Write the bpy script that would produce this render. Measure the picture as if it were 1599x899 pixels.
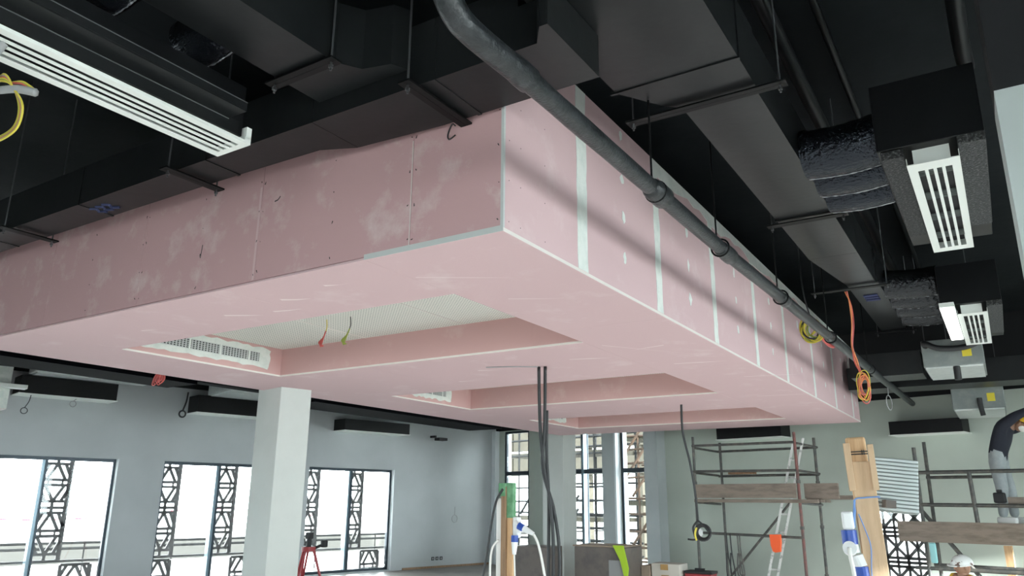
import bpy, bmesh, math, random
from mathutils import Vector, Matrix, noise
for o in list(bpy.data.objects): bpy.data.objects.remove(o)
S = bpy.context.scene
COL = S.collection
random.seed(7)

# ------------------------------------------------------------------ camera
PITCH, ROLL, YAW, FPX = 0.27169474, 0.00695741, 0.56562222, 1193.3152
_f = Vector((-math.sin(YAW)*math.cos(PITCH), math.cos(YAW)*math.cos(PITCH), math.sin(PITCH)))
_r = Vector((math.cos(YAW), math.sin(YAW), 0)); _u = _r.cross(_f)
_r2 = _r*math.cos(ROLL)+_u*math.sin(ROLL); _u2 = -_r*math.sin(ROLL)+_u*math.cos(ROLL)
cam = bpy.data.objects.new('camera', bpy.data.cameras.new('camera')); COL.objects.link(cam)
cam.data.sensor_width = 36; cam.data.lens = FPX/1599*36; cam.data.clip_start = 0.05; cam.data.clip_end = 500
cam.matrix_world = Matrix.Translation((0,0,1.6)) @ Matrix((_r2,_u2,-_f)).transposed().to_4x4()
S.camera = cam
# ------------------------------------------------------------------ daylight and exposure
W = bpy.data.worlds.new('hazy_sky'); S.world = W; W.use_nodes = True
bg = W.node_tree.nodes['Background']; bg.inputs[0].default_value = (0.93,0.97,1.0,1); bg.inputs[1].default_value = 8.0
S.view_settings.view_transform = 'Standard'; S.view_settings.look = 'None'; S.view_settings.gamma = 1
S.view_settings.use_curve_mapping = False; S.view_settings.exposure = 1.5
S.cycles.max_bounces = 10; S.cycles.diffuse_bounces = 6; S.cycles.glossy_bounces = 4
S.cycles.transparent_max_bounces = 24; S.cycles.sample_clamp_indirect = 8
S.cycles.use_denoising = True
SUN = bpy.data.lights.new('sun','SUN'); SUN.energy = 12; SUN.angle = 0.02; SUN.color = (1.0,0.98,0.96)
_so = bpy.data.objects.new('sun',SUN); COL.objects.link(_so); _so.location = (20,0,20)
_so.rotation_euler = (Matrix.Rotation(-math.radians(13.05),3,'Z') @ Vector((-1,.15,-.22))).to_track_quat('-Z','Y').to_euler()
# the building shell is turned 13 degrees against the ceiling bulkhead: (u, v) run along its walls
TH = math.radians(13.05)
RS = Matrix.Rotation(-TH, 4, 'Z')
def SH(u, v, z=0): return RS @ Vector((u, v, z))
def portal(u0,v0,u1,v1,z0,z1,inward):
    """sampling guide on a daylight opening (gives no light of its own)"""
    l = bpy.data.lights.new('window_daylight','AREA'); l.shape='RECTANGLE'
    a=SH(u0,v0); b=SH(u1,v1); l.size=(b-a).length; l.size_y=z1-z0; l.cycles.is_portal=True
    o=bpy.data.objects.new('window_daylight',l); COL.objects.link(o)
    X=(b-a).normalized(); Z=-(RS.to_3x3()@Vector(inward)).normalized(); Y=Z.cross(X)
    o.matrix_world=Matrix.Translation((a+b)/2+Vector((0,0,(z0+z1)/2)))@Matrix((X,Y,Z)).transposed().to_4x4()

# ------------------------------------------------------------------ helpers
MATS = {}
def mat(name, col, rough=0.6, metal=0.0, bump=0.0, bscale=40.0, col2=None, nscale=6.0, lo=0.45, hi=0.65, detail=5, stretch=None, spec=0.5, emit=0, coat=0):
    m = bpy.data.materials.new(name); m.use_nodes = True; nt = m.node_tree; b = nt.nodes['Principled BSDF']
    b.inputs['Base Color'].default_value = (*col,1); b.inputs['Roughness'].default_value = rough; b.inputs['Metallic'].default_value = metal
    b.inputs['Specular IOR Level'].default_value = spec
    if coat: b.inputs['Coat Weight'].default_value = coat
    if emit: b.inputs['Emission Color'].default_value = (*col,1); b.inputs['Emission Strength'].default_value = emit
    tc = nt.nodes.new('ShaderNodeTexCoord'); vec = tc.outputs['Object']
    if stretch:
        mp = nt.nodes.new('ShaderNodeMapping'); mp.inputs['Scale'].default_value = stretch; nt.links.new(vec, mp.inputs[0]); vec = mp.outputs[0]
    if col2:
        n = nt.nodes.new('ShaderNodeTexNoise'); n.inputs['Scale'].default_value = nscale; n.inputs['Detail'].default_value = detail; n.inputs['Roughness'].default_value=0.65
        nt.links.new(vec, n.inputs['Vector'])
        r = nt.nodes.new('ShaderNodeValToRGB'); r.color_ramp.elements[0].position = lo; r.color_ramp.elements[1].position = hi
        r.color_ramp.elements[0].color = (*col,1); r.color_ramp.elements[1].color = (*col2,1)
        nt.links.new(n.outputs['Fac'], r.inputs[0]); nt.links.new(r.outputs[0], b.inputs['Base Color'])
    if bump:
        n2 = nt.nodes.new('ShaderNodeTexNoise'); n2.inputs['Scale'].default_value = bscale; n2.inputs['Detail'].default_value = 3
        nt.links.new(vec, n2.inputs['Vector'])
        bp = nt.nodes.new('ShaderNodeBump'); bp.inputs['Strength'].default_value = bump; bp.inputs['Distance'].default_value = 0.02
        nt.links.new(n2.outputs['Fac'], bp.inputs['Height']); nt.links.new(bp.outputs[0], b.inputs['Normal'])
    MATS[name] = m; return m

def xf(o): return Matrix.Translation(o.location)
def finish(o):
    return o
def thing(name, label, cat, loc=(0,0,0), group=None, kind=None):
    o = bpy.data.objects.new(name, None); COL.objects.link(o); o.location = loc; o.empty_display_size = 0.1
    o['label'] = label
    if cat: o['category'] = cat
    if group: o['group'] = group
    if kind: o['kind'] = kind
    return o
def part(name, bm, m, parent=None, shell=False, smooth=False, label=None, kind=None):
    """link the bmesh (authored in world, or in shell u,v,z) as one mesh object under parent"""
    if shell: bm.transform(RS)
    off = Vector((0,0,0)); p = parent
    while p is not None: off += p.location; p = p.parent
    if parent is None and len(bm.verts):
        xs=[v.co.x for v in bm.verts]; ys=[v.co.y for v in bm.verts]; zs=[v.co.z for v in bm.verts]
        off = Vector(((min(xs)+max(xs))/2,(min(ys)+max(ys))/2,min(zs)))
    bmesh.ops.translate(bm, vec=-off, verts=bm.verts)
    bmesh.ops.recalc_face_normals(bm, faces=bm.faces)
    me = bpy.data.meshes.new(name); bm.to_mesh(me); bm.free()
    if smooth:
        for p_ in me.polygons: p_.use_smooth = True
    me.materials.append(MATS[m] if isinstance(m,str) else m)
    o = bpy.data.objects.new(name, me); COL.objects.link(o)
    if parent is None: o.location = off
    else: o.parent = parent
    if label: o['label'] = label
    if kind: o['kind'] = kind
    return o
def single(name, bm, m, label, cat, shell=False, smooth=False, group=None, kind=None):
    o = part(name, bm, m, None, shell, smooth); o['label'] = label
    if cat: o['category'] = cat
    if group: o['group'] = group
    if kind: o['kind'] = kind
    return o
def struct(name, bm, m, shell=True, label=None):
    o = part(name, bm, m, None, shell); o['kind'] = 'structure'
    if label: o['label'] = label
    return o
def B(): return bmesh.new()
def box(bm, x0,x1,y0,y1,z0,z1, M=None, bev=0):
    r = bmesh.ops.create_cube(bm, size=1); vs = r['verts']
    bmesh.ops.scale(bm, vec=(abs(x1-x0),abs(y1-y0),abs(z1-z0)), verts=vs)
    bmesh.ops.translate(bm, vec=((x0+x1)/2,(y0+y1)/2,(z0+z1)/2), verts=vs)
    if bev:
        es = list({e for v in vs for e in v.link_edges})
        r2 = bmesh.ops.bevel(bm, geom=es, offset=bev, segments=2, affect='EDGES', profile=0.5); vs = list({v for f in r2['faces'] for v in f.verts} | {v for v in vs if v.is_valid})
    if M is not None: bmesh.ops.transform(bm, matrix=M, verts=vs)
    return bm
def cyl(bm, p, q, r, seg=12, r2=None):
    p=Vector(p); q=Vector(q); d=q-p
    M=Matrix.Translation((p+q)/2)@d.to_track_quat('Z','Y').to_matrix().to_4x4()
    bmesh.ops.create_cone(bm, cap_ends=True, segments=seg, radius1=r, radius2=r if r2 is None else r2, depth=d.length, matrix=M); return bm
def tube(bm, pts, r, seg=8, closed=False):
    pts=[Vector(p) for p in pts]; n=len(pts); rings=[]; up=None
    for i,p in enumerate(pts):
        t=(pts[min(i+1,n-1)]-pts[max(i-1,0)]).normalized()
        if up is None: up = t.orthogonal().normalized()
        up=(up-t*up.dot(t)).normalized(); s=t.cross(up)
        rr = r[i] if isinstance(r,(list,tuple)) else r
        rings.append([bm.verts.new(p+(up*math.cos(a)+s*math.sin(a))*rr) for a in [2*math.pi*k/seg for k in range(seg)]])
    for i in range(n-1):
        for k in range(seg): bm.faces.new((rings[i][k],rings[i][(k+1)%seg],rings[i+1][(k+1)%seg],rings[i+1][k]))
    bm.faces.new(rings[0][::-1]); bm.faces.new(rings[-1]); return bm
def smoothpts(pts, k=6):
    P=[Vector(p) for p in pts]; out=[]
    for i in range(len(P)-1):
        a=P[max(i-1,0)];b=P[i];c=P[i+1];d=P[min(i+2,len(P)-1)]
        for j in range(k):
            t=j/k; out.append(0.5*((2*b)+(c-a)*t+(2*a-5*b+4*c-d)*t*t+(3*b-a-3*c+d)*t**3))
    out.append(P[-1]); return out
def prism(bm, poly, z0, z1, axes='xyz'):
    def mk(a,b,c): return {'xyz':(a,b,c),'yzx':(c,a,b),'xzy':(a,c,b)}[axes]
    lo=[bm.verts.new(mk(a,b,z0)) for a,b in poly]; hi=[bm.verts.new(mk(a,b,z1)) for a,b in poly]; n=len(poly)
    bm.faces.new(lo[::-1]); bm.faces.new(hi)
    for i in range(n): bm.faces.new((lo[i],lo[(i+1)%n],hi[(i+1)%n],hi[i]))
    return bm
def dup(root, d, label=None, group=None):
    """copy a thing, its parts and their sub-parts, moved by d"""
    r=root.copy(); COL.objects.link(r); r.location=root.location+Vector(d)
    if label: r['label']=label
    if group: r['group']=group
    for ch in list(root.children):
        c=ch.copy(); COL.objects.link(c); c.parent=r
        for g in list(ch.children):
            e=g.copy(); COL.objects.link(e); e.parent=c
    return r
_unit = bpy.data.meshes.new('unit_bar'); _b=B(); box(_b,-.5,.5,-.5,.5,-.5,.5); _b.to_mesh(_unit); _b.free()
_bars={}
def bar(name, p, q, w, d, m, parent, side=Vector((0,0,1))):
    """straight bar from p to q (world) as a child sharing one unit mesh per material"""
    if m not in _bars:
        _bars[m]=_unit.copy(); _bars[m].materials.append(MATS[m])
    p=Vector(p); q=Vector(q); X=(q-p).normalized(); Z=side.cross(X)
    if Z.length<1e-4: Z=Vector((1,0,0)).cross(X)
    Z.normalize(); Y=Z.cross(X)
    o=bpy.data.objects.new(name,_bars[m]); COL.objects.link(o); o.parent=parent
    off=Vector((0,0,0)); pp=parent
    while pp is not None: off+=pp.location; pp=pp.parent
    o.matrix_basis=Matrix.Translation((p+q)/2-off)@Matrix((X,Y,Z)).transposed().to_4x4()@Matrix.Diagonal(((q-p).length,d,w,1))
    return o

# ------------------------------------------------------------------ materials
mat('pink', (0.61,0.435,0.45), 0.85, col2=(0.68,0.54,0.545), nscale=2.2, lo=0.56, hi=0.78, bump=0.05, bscale=60)
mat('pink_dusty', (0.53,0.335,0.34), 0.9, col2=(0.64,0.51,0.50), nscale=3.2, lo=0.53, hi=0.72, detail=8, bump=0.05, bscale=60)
mat('plaster', (0.72,0.76,0.72), 0.8, col2=(0.62,0.68,0.64), nscale=9, bump=0.1, bscale=50)
mat('bead', (0.72,0.68,0.64), 0.7)
mat('edge_grey', (0.52,0.55,0.54), 0.8)
mat('black_paint', (0.0025,0.003,0.004), 0.42, col2=(0.004,0.005,0.006), nscale=3, spec=0.3)
mat('duct_paint', (0.009,0.0105,0.0115), 0.36, col2=(0.013,0.0145,0.0155), nscale=2.5, bump=0.04, bscale=14, spec=0.3)
mat('matte_black', (0.003,0.0035,0.005), 0.9, spec=0.05)
mat('chalk', (0.76,0.64,0.63), 0.9)
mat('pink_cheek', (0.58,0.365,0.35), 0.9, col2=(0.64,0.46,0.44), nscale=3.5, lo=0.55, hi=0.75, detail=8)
mat('galv_dark', (0.22,0.25,0.245), 0.5, 0.2, col2=(0.27,0.30,0.29), nscale=6)
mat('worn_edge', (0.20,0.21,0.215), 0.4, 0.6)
mat('slab_paint', (0.008,0.0105,0.012), 0.75, col2=(0.013,0.016,0.018), nscale=0.8, bump=0.15, bscale=8, spec=0.12)
mat('foil', (0.022,0.027,0.036), 0.2, 0.75, bump=0.8, bscale=30, stretch=(1,2.2,1), spec=0.8)
mat('foil_bright', (0.035,0.038,0.042), 0.18, 0.8, bump=0.9, bscale=26, stretch=(1,2.2,1), spec=0.8)
mat('rubber', (0.012,0.015,0.017), 0.34, bump=0.25, bscale=70, col2=(0.03,0.034,0.037), nscale=14)
mat('insulation', (0.02,0.022,0.023), 0.7, bump=0.8, bscale=90, col2=(0.12,0.125,0.125), nscale=70, lo=0.5, hi=0.68)
mat('white_metal', (0.80,0.84,0.80), 0.45)
mat('slot_black', (0.012,0.013,0.015), 0.6)
mat('steel_rod', (0.10,0.105,0.11), 0.45, 0.6)
mat('channel', (0.003,0.0035,0.004), 0.5, spec=0.2)
mat('wall_grey', (0.44,0.48,0.49), 0.85, col2=(0.49,0.53,0.535), nscale=0.9, bump=0.02)
mat('wall_green', (0.40,0.445,0.41), 0.85, col2=(0.46,0.50,0.46), nscale=0.8, bump=0.02)
mat('column_white', (0.54,0.575,0.55), 0.8, col2=(0.515,0.55,0.525), nscale=1.5)
mat('floor_conc', (0.52,0.51,0.50), 0.9, spec=0.15, col2=(0.42,0.41,0.40), nscale=1.3)
mat('frame_dark', (0.035,0.05,0.065), 0.35, 0.3)
mat('mullion_blue', (0.22,0.30,0.35), 0.3, 0.5)
mat('lattice', (0.075,0.065,0.065), 0.6)
mat('reveal_white', (0.70,0.75,0.77), 0.7)
mat('wood_pale', (0.62,0.40,0.22), 0.7, col2=(0.50,0.30,0.15), nscale=5, stretch=(9,9,0.7), bump=0.1)
mat('wood_front', (0.62,0.44,0.28), 0.75, col2=(0.54,0.37,0.23), nscale=4, stretch=(7,7,0.6), bump=0.08)
mat('wood_brown', (0.30,0.19,0.11), 0.75, col2=(0.22,0.135,0.08), nscale=5, stretch=(8,8,0.7))
mat('plank', (0.24,0.20,0.165), 0.85, col2=(0.165,0.135,0.11), nscale=3, stretch=(1,1,5), bump=0.2)
mat('scaffold_steel', (0.075,0.078,0.075), 0.55, 0.3, col2=(0.14,0.13,0.115), nscale=9)
mat('scaffold_red', (0.20,0.085,0.075), 0.6, 0.2, col2=(0.11,0.075,0.07), nscale=9)
mat('aluminium', (0.55,0.56,0.54), 0.55, 0.2, col2=(0.28,0.29,0.28), nscale=14, lo=0.55, hi=0.62)
mat('galv', (0.60,0.64,0.63), 0.32, 0.25, col2=(0.52,0.56,0.55), nscale=9)
mat('rib_metal', (0.52,0.57,0.57), 0.45, 0.3)
mat('cable_black', (0.018,0.02,0.022), 0.5)
mat('cable_white', (0.72,0.72,0.68), 0.5)
mat('wire_yellow', (0.62,0.52,0.06), 0.5); mat('wire_green', (0.30,0.36,0.06), 0.5); mat('wire_red', (0.55,0.09,0.08), 0.5)
mat('wire_orange', (0.75,0.26,0.10), 0.5); mat('wire_grey', (0.30,0.31,0.31), 0.5); mat('wire_pink', (0.62,0.16,0.15), 0.55)
mat('plug_blue', (0.02,0.07,0.36), 0.4); mat('plug_white', (0.74,0.76,0.76), 0.45)
mat('green_cloth', (0.10,0.26,0.13), 0.8, col2=(0.20,0.40,0.24), nscale=8)
mat('hivis', (0.40,0.62,0.03), 0.7); mat('orange_cloth', (0.85,0.12,0.03), 0.7)
mat('cardboard', (0.34,0.27,0.21), 0.85, col2=(0.28,0.22,0.17), nscale=4); mat('carton_white', (0.58,0.56,0.50), 0.8)
mat('wrap_grey', (0.15,0.13,0.115), 0.5, col2=(0.10,0.09,0.085), nscale=3)
mat('red_case', (0.30,0.03,0.035), 0.5); mat('brown_label', (0.42,0.26,0.10), 0.8)
mat('yellow_label', (0.75,0.62,0.05), 0.6)
mat('blue_ink', (0.025,0.035,0.10), 0.7); mat('foil_edge', (0.42,0.44,0.46), 0.3, 0.6, bump=0.5, bscale=60)
mat('skin', (0.30,0.17,0.11), 0.6); mat('navy', (0.012,0.015,0.026), 0.85); mat('trouser', (0.30,0.335,0.34), 0.85, col2=(0.36,0.39,0.395), nscale=7)
mat('shoe_white', (0.75,0.76,0.74), 0.6); mat('helmet_white', (0.72,0.74,0.72), 0.4, col2=(0.16,0.10,0.08), nscale=14, lo=0.56, hi=0.60)
mat('helmet_yellow', (0.75,0.45,0.03), 0.4); mat('mask_white', (0.8,0.8,0.78), 0.8); mat('hair', (0.012,0.01,0.01), 0.7)
mat('led', (1.0,1.0,0.98), 0.5, emit=3)  # emission for the added daylight glow beside the farther grille
mat('tube_light', (1.0,1.0,0.98), 0.5, emit=2)
mat('sand', (0.42,0.41,0.39), 0.9); mat('beige_block', (0.075,0.072,0.066), 0.95, spec=0.1); mat('rust_tube', (0.055,0.036,0.026), 0.9, col2=(0.035,0.026,0.021), nscale=6, spec=0.1)
mat('yard_tube', (0.012,0.0125,0.013), 0.9, col2=(0.022,0.022,0.022), nscale=6, spec=0.1); mat('yard_rail', (0.016,0.016,0.016), 0.9, spec=0.1)
mat('site_board', (0.05,0.045,0.035), 0.9, col2=(0.04,0.036,0.028), nscale=2, spec=0.1); mat('tape_red', (0.75,0.05,0.08), 0.6); mat('car_cyan', (0.30,0.62,0.64), 0.4)
def glass():
    m=bpy.data.materials.new('window_glass'); m.use_nodes=True; nt=m.node_tree; nt.nodes.clear()
    o=nt.nodes.new('ShaderNodeOutputMaterial'); mx=nt.nodes.new('ShaderNodeMixShader'); t=nt.nodes.new('ShaderNodeBsdfTransparent'); g=nt.nodes.new('ShaderNodeBsdfGlossy')
    f=nt.nodes.new('ShaderNodeFresnel'); f.inputs[0].default_value=1.35; t.inputs[0].default_value=(0.93,0.97,0.97,1); g.inputs['Roughness'].default_value=0.02
    nt.links.new(f.outputs[0],mx.inputs[0]); nt.links.new(t.outputs[0],mx.inputs[1]); nt.links.new(g.outputs[0],mx.inputs[2]); nt.links.new(mx.outputs[0],o.inputs[0]); MATS['glass']=m
glass()
def two_tone(name, low, zcut, high=(0.006,0.007,0.009)):
    """wall paint: grey below a height above the floor, black above it"""
    m=bpy.data.materials.new(name); m.use_nodes=True; nt=m.node_tree; b=nt.nodes['Principled BSDF']; b.inputs['Roughness'].default_value=0.85
    g=nt.nodes.new('ShaderNodeNewGeometry'); s=nt.nodes.new('ShaderNodeSeparateXYZ'); c=nt.nodes.new('ShaderNodeMath'); c.operation='GREATER_THAN'; c.inputs[1].default_value=zcut
    n=nt.nodes.new('ShaderNodeTexNoise'); n.inputs['Scale'].default_value=1.1; n.inputs['Detail'].default_value=5
    r=nt.nodes.new('ShaderNodeValToRGB'); r.color_ramp.elements[0].position=0.35; r.color_ramp.elements[1].position=0.7
    r.color_ramp.elements[0].color=(*[k*0.94 for k in low],1); r.color_ramp.elements[1].color=(*[min(1,k*1.05) for k in low],1)
    mx=nt.nodes.new('ShaderNodeMix'); mx.data_type='RGBA'
    nt.links.new(g.outputs['Position'],s.inputs[0]); nt.links.new(s.outputs['Z'],c.inputs[0]); nt.links.new(g.outputs['Position'],n.inputs['Vector']); nt.links.new(n.outputs['Fac'],r.inputs[0])
    nt.links.new(c.outputs[0],mx.inputs[0]); nt.links.new(r.outputs[0],mx.inputs[6]); mx.inputs[7].default_value=(*high,1); nt.links.new(mx.outputs[2],b.inputs['Base Color'])
    MATS[name]=m
two_tone('wall_grey_2', (0.435,0.465,0.475), 3.72); two_tone('wall_green_2', (0.50,0.555,0.495), 3.42); two_tone('column_2', (0.46,0.51,0.50), 3.3)
def perforated():
    m=bpy.data.materials.new('perforated'); m.use_nodes=True; nt=m.node_tree; b=nt.nodes['Principled BSDF']; b.inputs['Roughness'].default_value=0.9
    tc=nt.nodes.new('ShaderNodeTexCoord'); v=nt.nodes.new('ShaderNodeVectorMath'); v.operation='SCALE'; v.inputs['Scale'].default_value=1/0.03
    fr=nt.nodes.new('ShaderNodeVectorMath'); fr.operation='FRACTION'; sb=nt.nodes.new('ShaderNodeVectorMath'); sb.operation='SUBTRACT'; sb.inputs[1].default_value=(.5,.5,0)
    mu=nt.nodes.new('ShaderNodeVectorMath'); mu.operation='MULTIPLY'; mu.inputs[1].default_value=(1,1,0)
    ln=nt.nodes.new('ShaderNodeVectorMath'); ln.operation='LENGTH'; c=nt.nodes.new('ShaderNodeMath'); c.operation='LESS_THAN'; c.inputs[1].default_value=0.27
    mx=nt.nodes.new('ShaderNodeMix'); mx.data_type='RGBA'; mx.inputs[6].default_value=(0.74,0.73,0.67,1); mx.inputs[7].default_value=(0.24,0.26,0.25,1)
    nt.links.new(tc.outputs['Object'],v.inputs[0]); nt.links.new(v.outputs[0],fr.inputs[0]); nt.links.new(fr.outputs[0],sb.inputs[0]); nt.links.new(sb.outputs[0],mu.inputs[0]); nt.links.new(mu.outputs[0],ln.inputs[0])
    nt.links.new(ln.outputs['Value'],c.inputs[0]); nt.links.new(c.outputs[0],mx.inputs[0]); nt.links.new(mx.outputs[2],b.inputs['Base Color']); MATS['perforated']=m
perforated()
# ------------------------------------------------------------------ the room shell (u, v, z)
UL, UR, VF, VB, ZC = -15.42, 6.0, -6.0, 14.6, 4.7
bm=B(); box(bm,UL-.3,UR+.3,VF-.3,VB+.3,-.2,0); struct('floor',bm,'floor_conc')
bm=B(); box(bm,UL-.3,UR+.3,VF-.3,VB+.3,ZC,ZC+.25); struct('ceiling',bm,'slab_paint')
WT=0.26
def wall_with(name, axis, pos, out, a0, a1, holes, m, z1=4.7):
    """wall plane at pos on the given axis, thickness to the outside, holes = (a0,a1,z0,z1)"""
    bm=B(); c0,c1=(pos,pos+out*WT); c0,c1=min(c0,c1),max(c0,c1)
    def bx(s0,s1,z0,z1_):
        if s1-s0<1e-4 or z1_-z0<1e-4: return
        if axis=='u': box(bm,c0,c1,s0,s1,z0,z1_)
        else: box(bm,s0,s1,c0,c1,z0,z1_)
    cur=a0
    for h in sorted(holes):
        bx(cur,h[0],0,z1); bx(h[0],h[1],0,h[2]); bx(h[0],h[1],h[3],z1); cur=h[1]
    bx(cur,a1,0,z1); return struct(name,bm,m)
WIN=[(-3.56,-1.26),(-.43,1.87),(2.70,5.00),(5.83,8.13),(8.96,11.26)]
wall_with('wall_left','u',UL,-1,VF,VB,[(a,b,0.04,2.30) for a,b in WIN],'wall_grey_2')
BK=[(-15.08,-14.16,0.0,3.4),(-13.4,-11.6,0.0,3.4),(-11.2,-10.3,0.0,3.4),(-5.85,-4.75,0.1,1.64)]
wall_with('wall_back','v',VB,1,UL-WT,UR+WT,BK,'wall_green_2')
RW=[(-4.2,-1.2,0.9,3.0),(-.6,2.4,0.9,3.0),(3.0,6.0,0.9,3.0),(6.6,9.6,0.9,3.0),(10.2,13.2,0.9,3.0)]  # unseen windows; sills and heads shaped for the light on the bulkhead
wall_with('wall_right','u',UR,1,VF,VB,RW,'wall_grey_2')
FW=[(-13.5,-10.5,0.9,2.4),(0.5,3.5,0.9,3.0)]  # unseen windows added and sized for fill light from the front
wall_with('wall_front','v',VF,-1,UL-WT,UR+WT,FW,'wall_grey_2')
for a,b in WIN: portal(UL-.15,a,UL-.15,b,.05,2.3,(1,0,0))
for a,b,c,d in BK: portal(a,VB+.15,b,VB+.15,c,d,(0,-1,0))
for a,b,c,d in RW: portal(UR+.15,a,UR+.15,b,c,d,(-1,0,0))
for a,b,c,d in FW: portal(a,VF-.15,b,VF-.15,c,d,(0,1,0))
# pilaster beside the right-hand glazing and piers of the back wall
bm=B(); box(bm,-10.3,-9.95,14.28,VB,0,3.42); struct('wall_pilaster',bm,'wall_grey')
bm=B(); box(bm,-11.6,-11.25,14.42,VB,0,3.42); struct('wall_pier',bm,'wall_grey')
bm=B(); box(bm,-11.25,-11.2,14.42,VB,0,3.42); struct('trim_1',bm,'reveal_white')
bm=B(); box(bm,-15.42,-15.28,14.45,VB,0,3.42); struct('trim_2',bm,'reveal_white')
bm=B(); box(bm,UL,UL+.02,11.6,14.6,0,0.06); struct('baseboard_left',bm,'wood_brown')
# windows of the left wall
def window(n, axis, pos, a0, a1, z0, z1, mull, framem='frame_dark', trans=None, fd=0.07, fw=0.06):
    o=bpy.data.objects.new('window_%d'%n,None); COL.objects.link(o); o['kind']='structure'
    def bx(s0,s1,d0,d1,za,zb):
        b=B()
        if axis=='u': box(b,d0,d1,s0,s1,za,zb)
        else: box(b,s0,s1,d0,d1,za,zb)
        return b
    p0,p1=pos-fd/2,pos+fd/2
    o.location = SH(pos,(a0+a1)/2,z0) if axis=='u' else SH((a0+a1)/2,pos,z0)
    part('head_frame',bx(a0,a1,p0,p1,z1-fw,z1),framem,o,True); part('sill_frame',bx(a0,a1,p0,p1,z0,z0+fw),framem,o,True)
    part('jamb_frame',bx(a0,a0+fw,p0,p1,z0+fw,z1-fw),framem,o,True); part('jamb_frame',bx(a1-fw,a1,p0,p1,z0+fw,z1-fw),framem,o,True)
    xs=[a0+fw]+[m for m in mull]+[a1-fw]
    for m in mull:
        part('mullion',bx(m-.035,m+.035,p0-.03,p1+.05,z0+fw,z1-fw),'mullion_blue',o,True)
        part('mullion_cap',bx(m+.02,m+.05,p1+.05,p1+.08,z0+fw,z1-fw),framem,o,True)
    zs=[z0+fw]+([trans] if trans else [])+[z1-fw]
    if trans: part('transom',bx(a0+fw,a1-fw,p0-.01,p1+.03,trans-.05,trans+.05),framem,o,True)
    for i in range(len(xs)-1):
        for j in range(len(zs)-1):
            part('pane',bx(xs[i]+.005,xs[i+1]-.005,pos-.004,pos+.004,zs[j],zs[j+1]),'glass',o,True)
    return o
k=1
for a,b in WIN:
    window(k,'u',UL-.14,a,b,.04,2.30,[a+1.1]); k+=1
for (a,b,c,d),mu in zip(BK,([],[-12.35],[],[])):
    window(k,'v',VB+.06,a,b,c,d,mu,trans=2.3 if d>3 else None); k+=1
for a,b,c,d in RW: window(k,'u',UR+.14,a,b,c,d,[(a+b)/2]); k+=1
for a,b,c,d in FW: window(k,'v',VF-.14,a,b,c,d,[(a+b)/2]); k+=1
for i,(a,b) in enumerate(WIN[2:]):   # light reveals beside the frames
    bm=B(); box(bm,UL-.105,UL+.004,b-.012,b+.001,.04,2.30); struct('trim_%d'%(3+i),bm,'reveal_white')
# columns
def column(label,u0,u1,v0,v1,z1,m='column_white'):
    bm=B(); box(bm,u0,u1,v0,v1,0,z1,bev=.008); o=struct('column',bm,m); o['label']=label; return o
column('pale square concrete column rising into the pink bulkhead before the lattice windows',-8.80,-8.24,4.34,4.74,3.0)
column('pale square column behind the black hanging cables by the tall glazing',-11.15,-10.58,11.9,12.3,3.42)
bm=B(); box(bm,.17,.80,3.56,3.86,0,ZC); o=struct('column',bm,'column_2',shell=False); o['label']='pale near column cut off by the right picture edge, black above'

# ------------------------------------------------------------------ lattice screens outside the left windows
def lattice_panel(label, v0, v1, cells, group, u=UL-.34):
    c=SH(u,(v0+v1)/2,min(z for _,z in cells) if False else cells[-1][2])
    t=thing('lattice_screen',label,'lattice screen',c,group)
    n=(RS.to_3x3()@Vector((1,0,0)))
    def br(va,za,vb,zb,w=.052): bar('lattice_bar',SH(u,va,za),SH(u,vb,zb),w,.04,'lattice',t,side=n)
    zt=max(cells[0][1],cells[0][2]); zb=cells[-1][2]
    br(v0,zb,v0,zt); br(v1,zb,v1,zt,.075)
    w=v1-v0; cm=(v0+v1)/2
    for kind,za,zc in cells:
        br(v0,za,v1,za); 
        if kind=='up':
            br(cm,za,v0+.07*w/.45,zc); br(cm,za,v1-.07*w/.45,zc); br(cm-.28*w,za,v0,zc+.12*(za-zc)*2); br(cm+.28*w,za,v1,zc+.12*(za-zc)*2)
        if kind=='down':
            br(v0+.07*w/.45,za,cm,zc); br(v1-.07*w/.45,za,cm,zc); br(v0,za-.24*(za-zc),cm-.28*w,zc); br(v1,za-.24*(za-zc),cm+.28*w,zc)
        if kind=='studs':
            br(cm-.25*w,za,cm-.25*w,zc,.03); br(cm+.25*w,za,cm+.25*w,zc,.03)
        if kind=='mid': br(cm,za,cm,zc,.05)
    br(v0,zb,v1,zb); return t
CELLS=[('mid',2.28,2.19),('up',2.19,1.91),('studs',1.91,1.82),('down',1.82,1.54),('mid',1.54,1.43),('mid',1.43,1.34),('up',1.34,1.04),('studs',1.04,.95),('down',.95,.65),('mid',.65,.53)]
LOW=[('up',.46,.17),('studs',.17,.08)]
wn=['leftmost window','window left of the column','window right of the column']
for i,(a,b) in enumerate(WIN[2:]):
    lattice_panel('dark geometric screen at left jamb of the '+wn[i],a+.02,a+.45,CELLS,'window lattice screens')
    lattice_panel('dark geometric screen right of the mullion of the '+wn[i],a+1.17,a+1.62,CELLS,'window lattice screens')
    lattice_panel('short low dark screen in the right half of the '+wn[i],a+1.68,a+2.16,LOW,'window lattice screens')
    if i==1: lattice_panel('short low dark screen in the left half of the '+wn[i],a+.02,a+.45,LOW,'window lattice screens')
    bm=B(); box(bm,UL-.31,UL-.285,a,b,.51,.55); single('screen_rail',bm,'lattice','thin dark rail crossing outside the '+wn[i],'rail',shell=True,group='screen rails')
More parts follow.
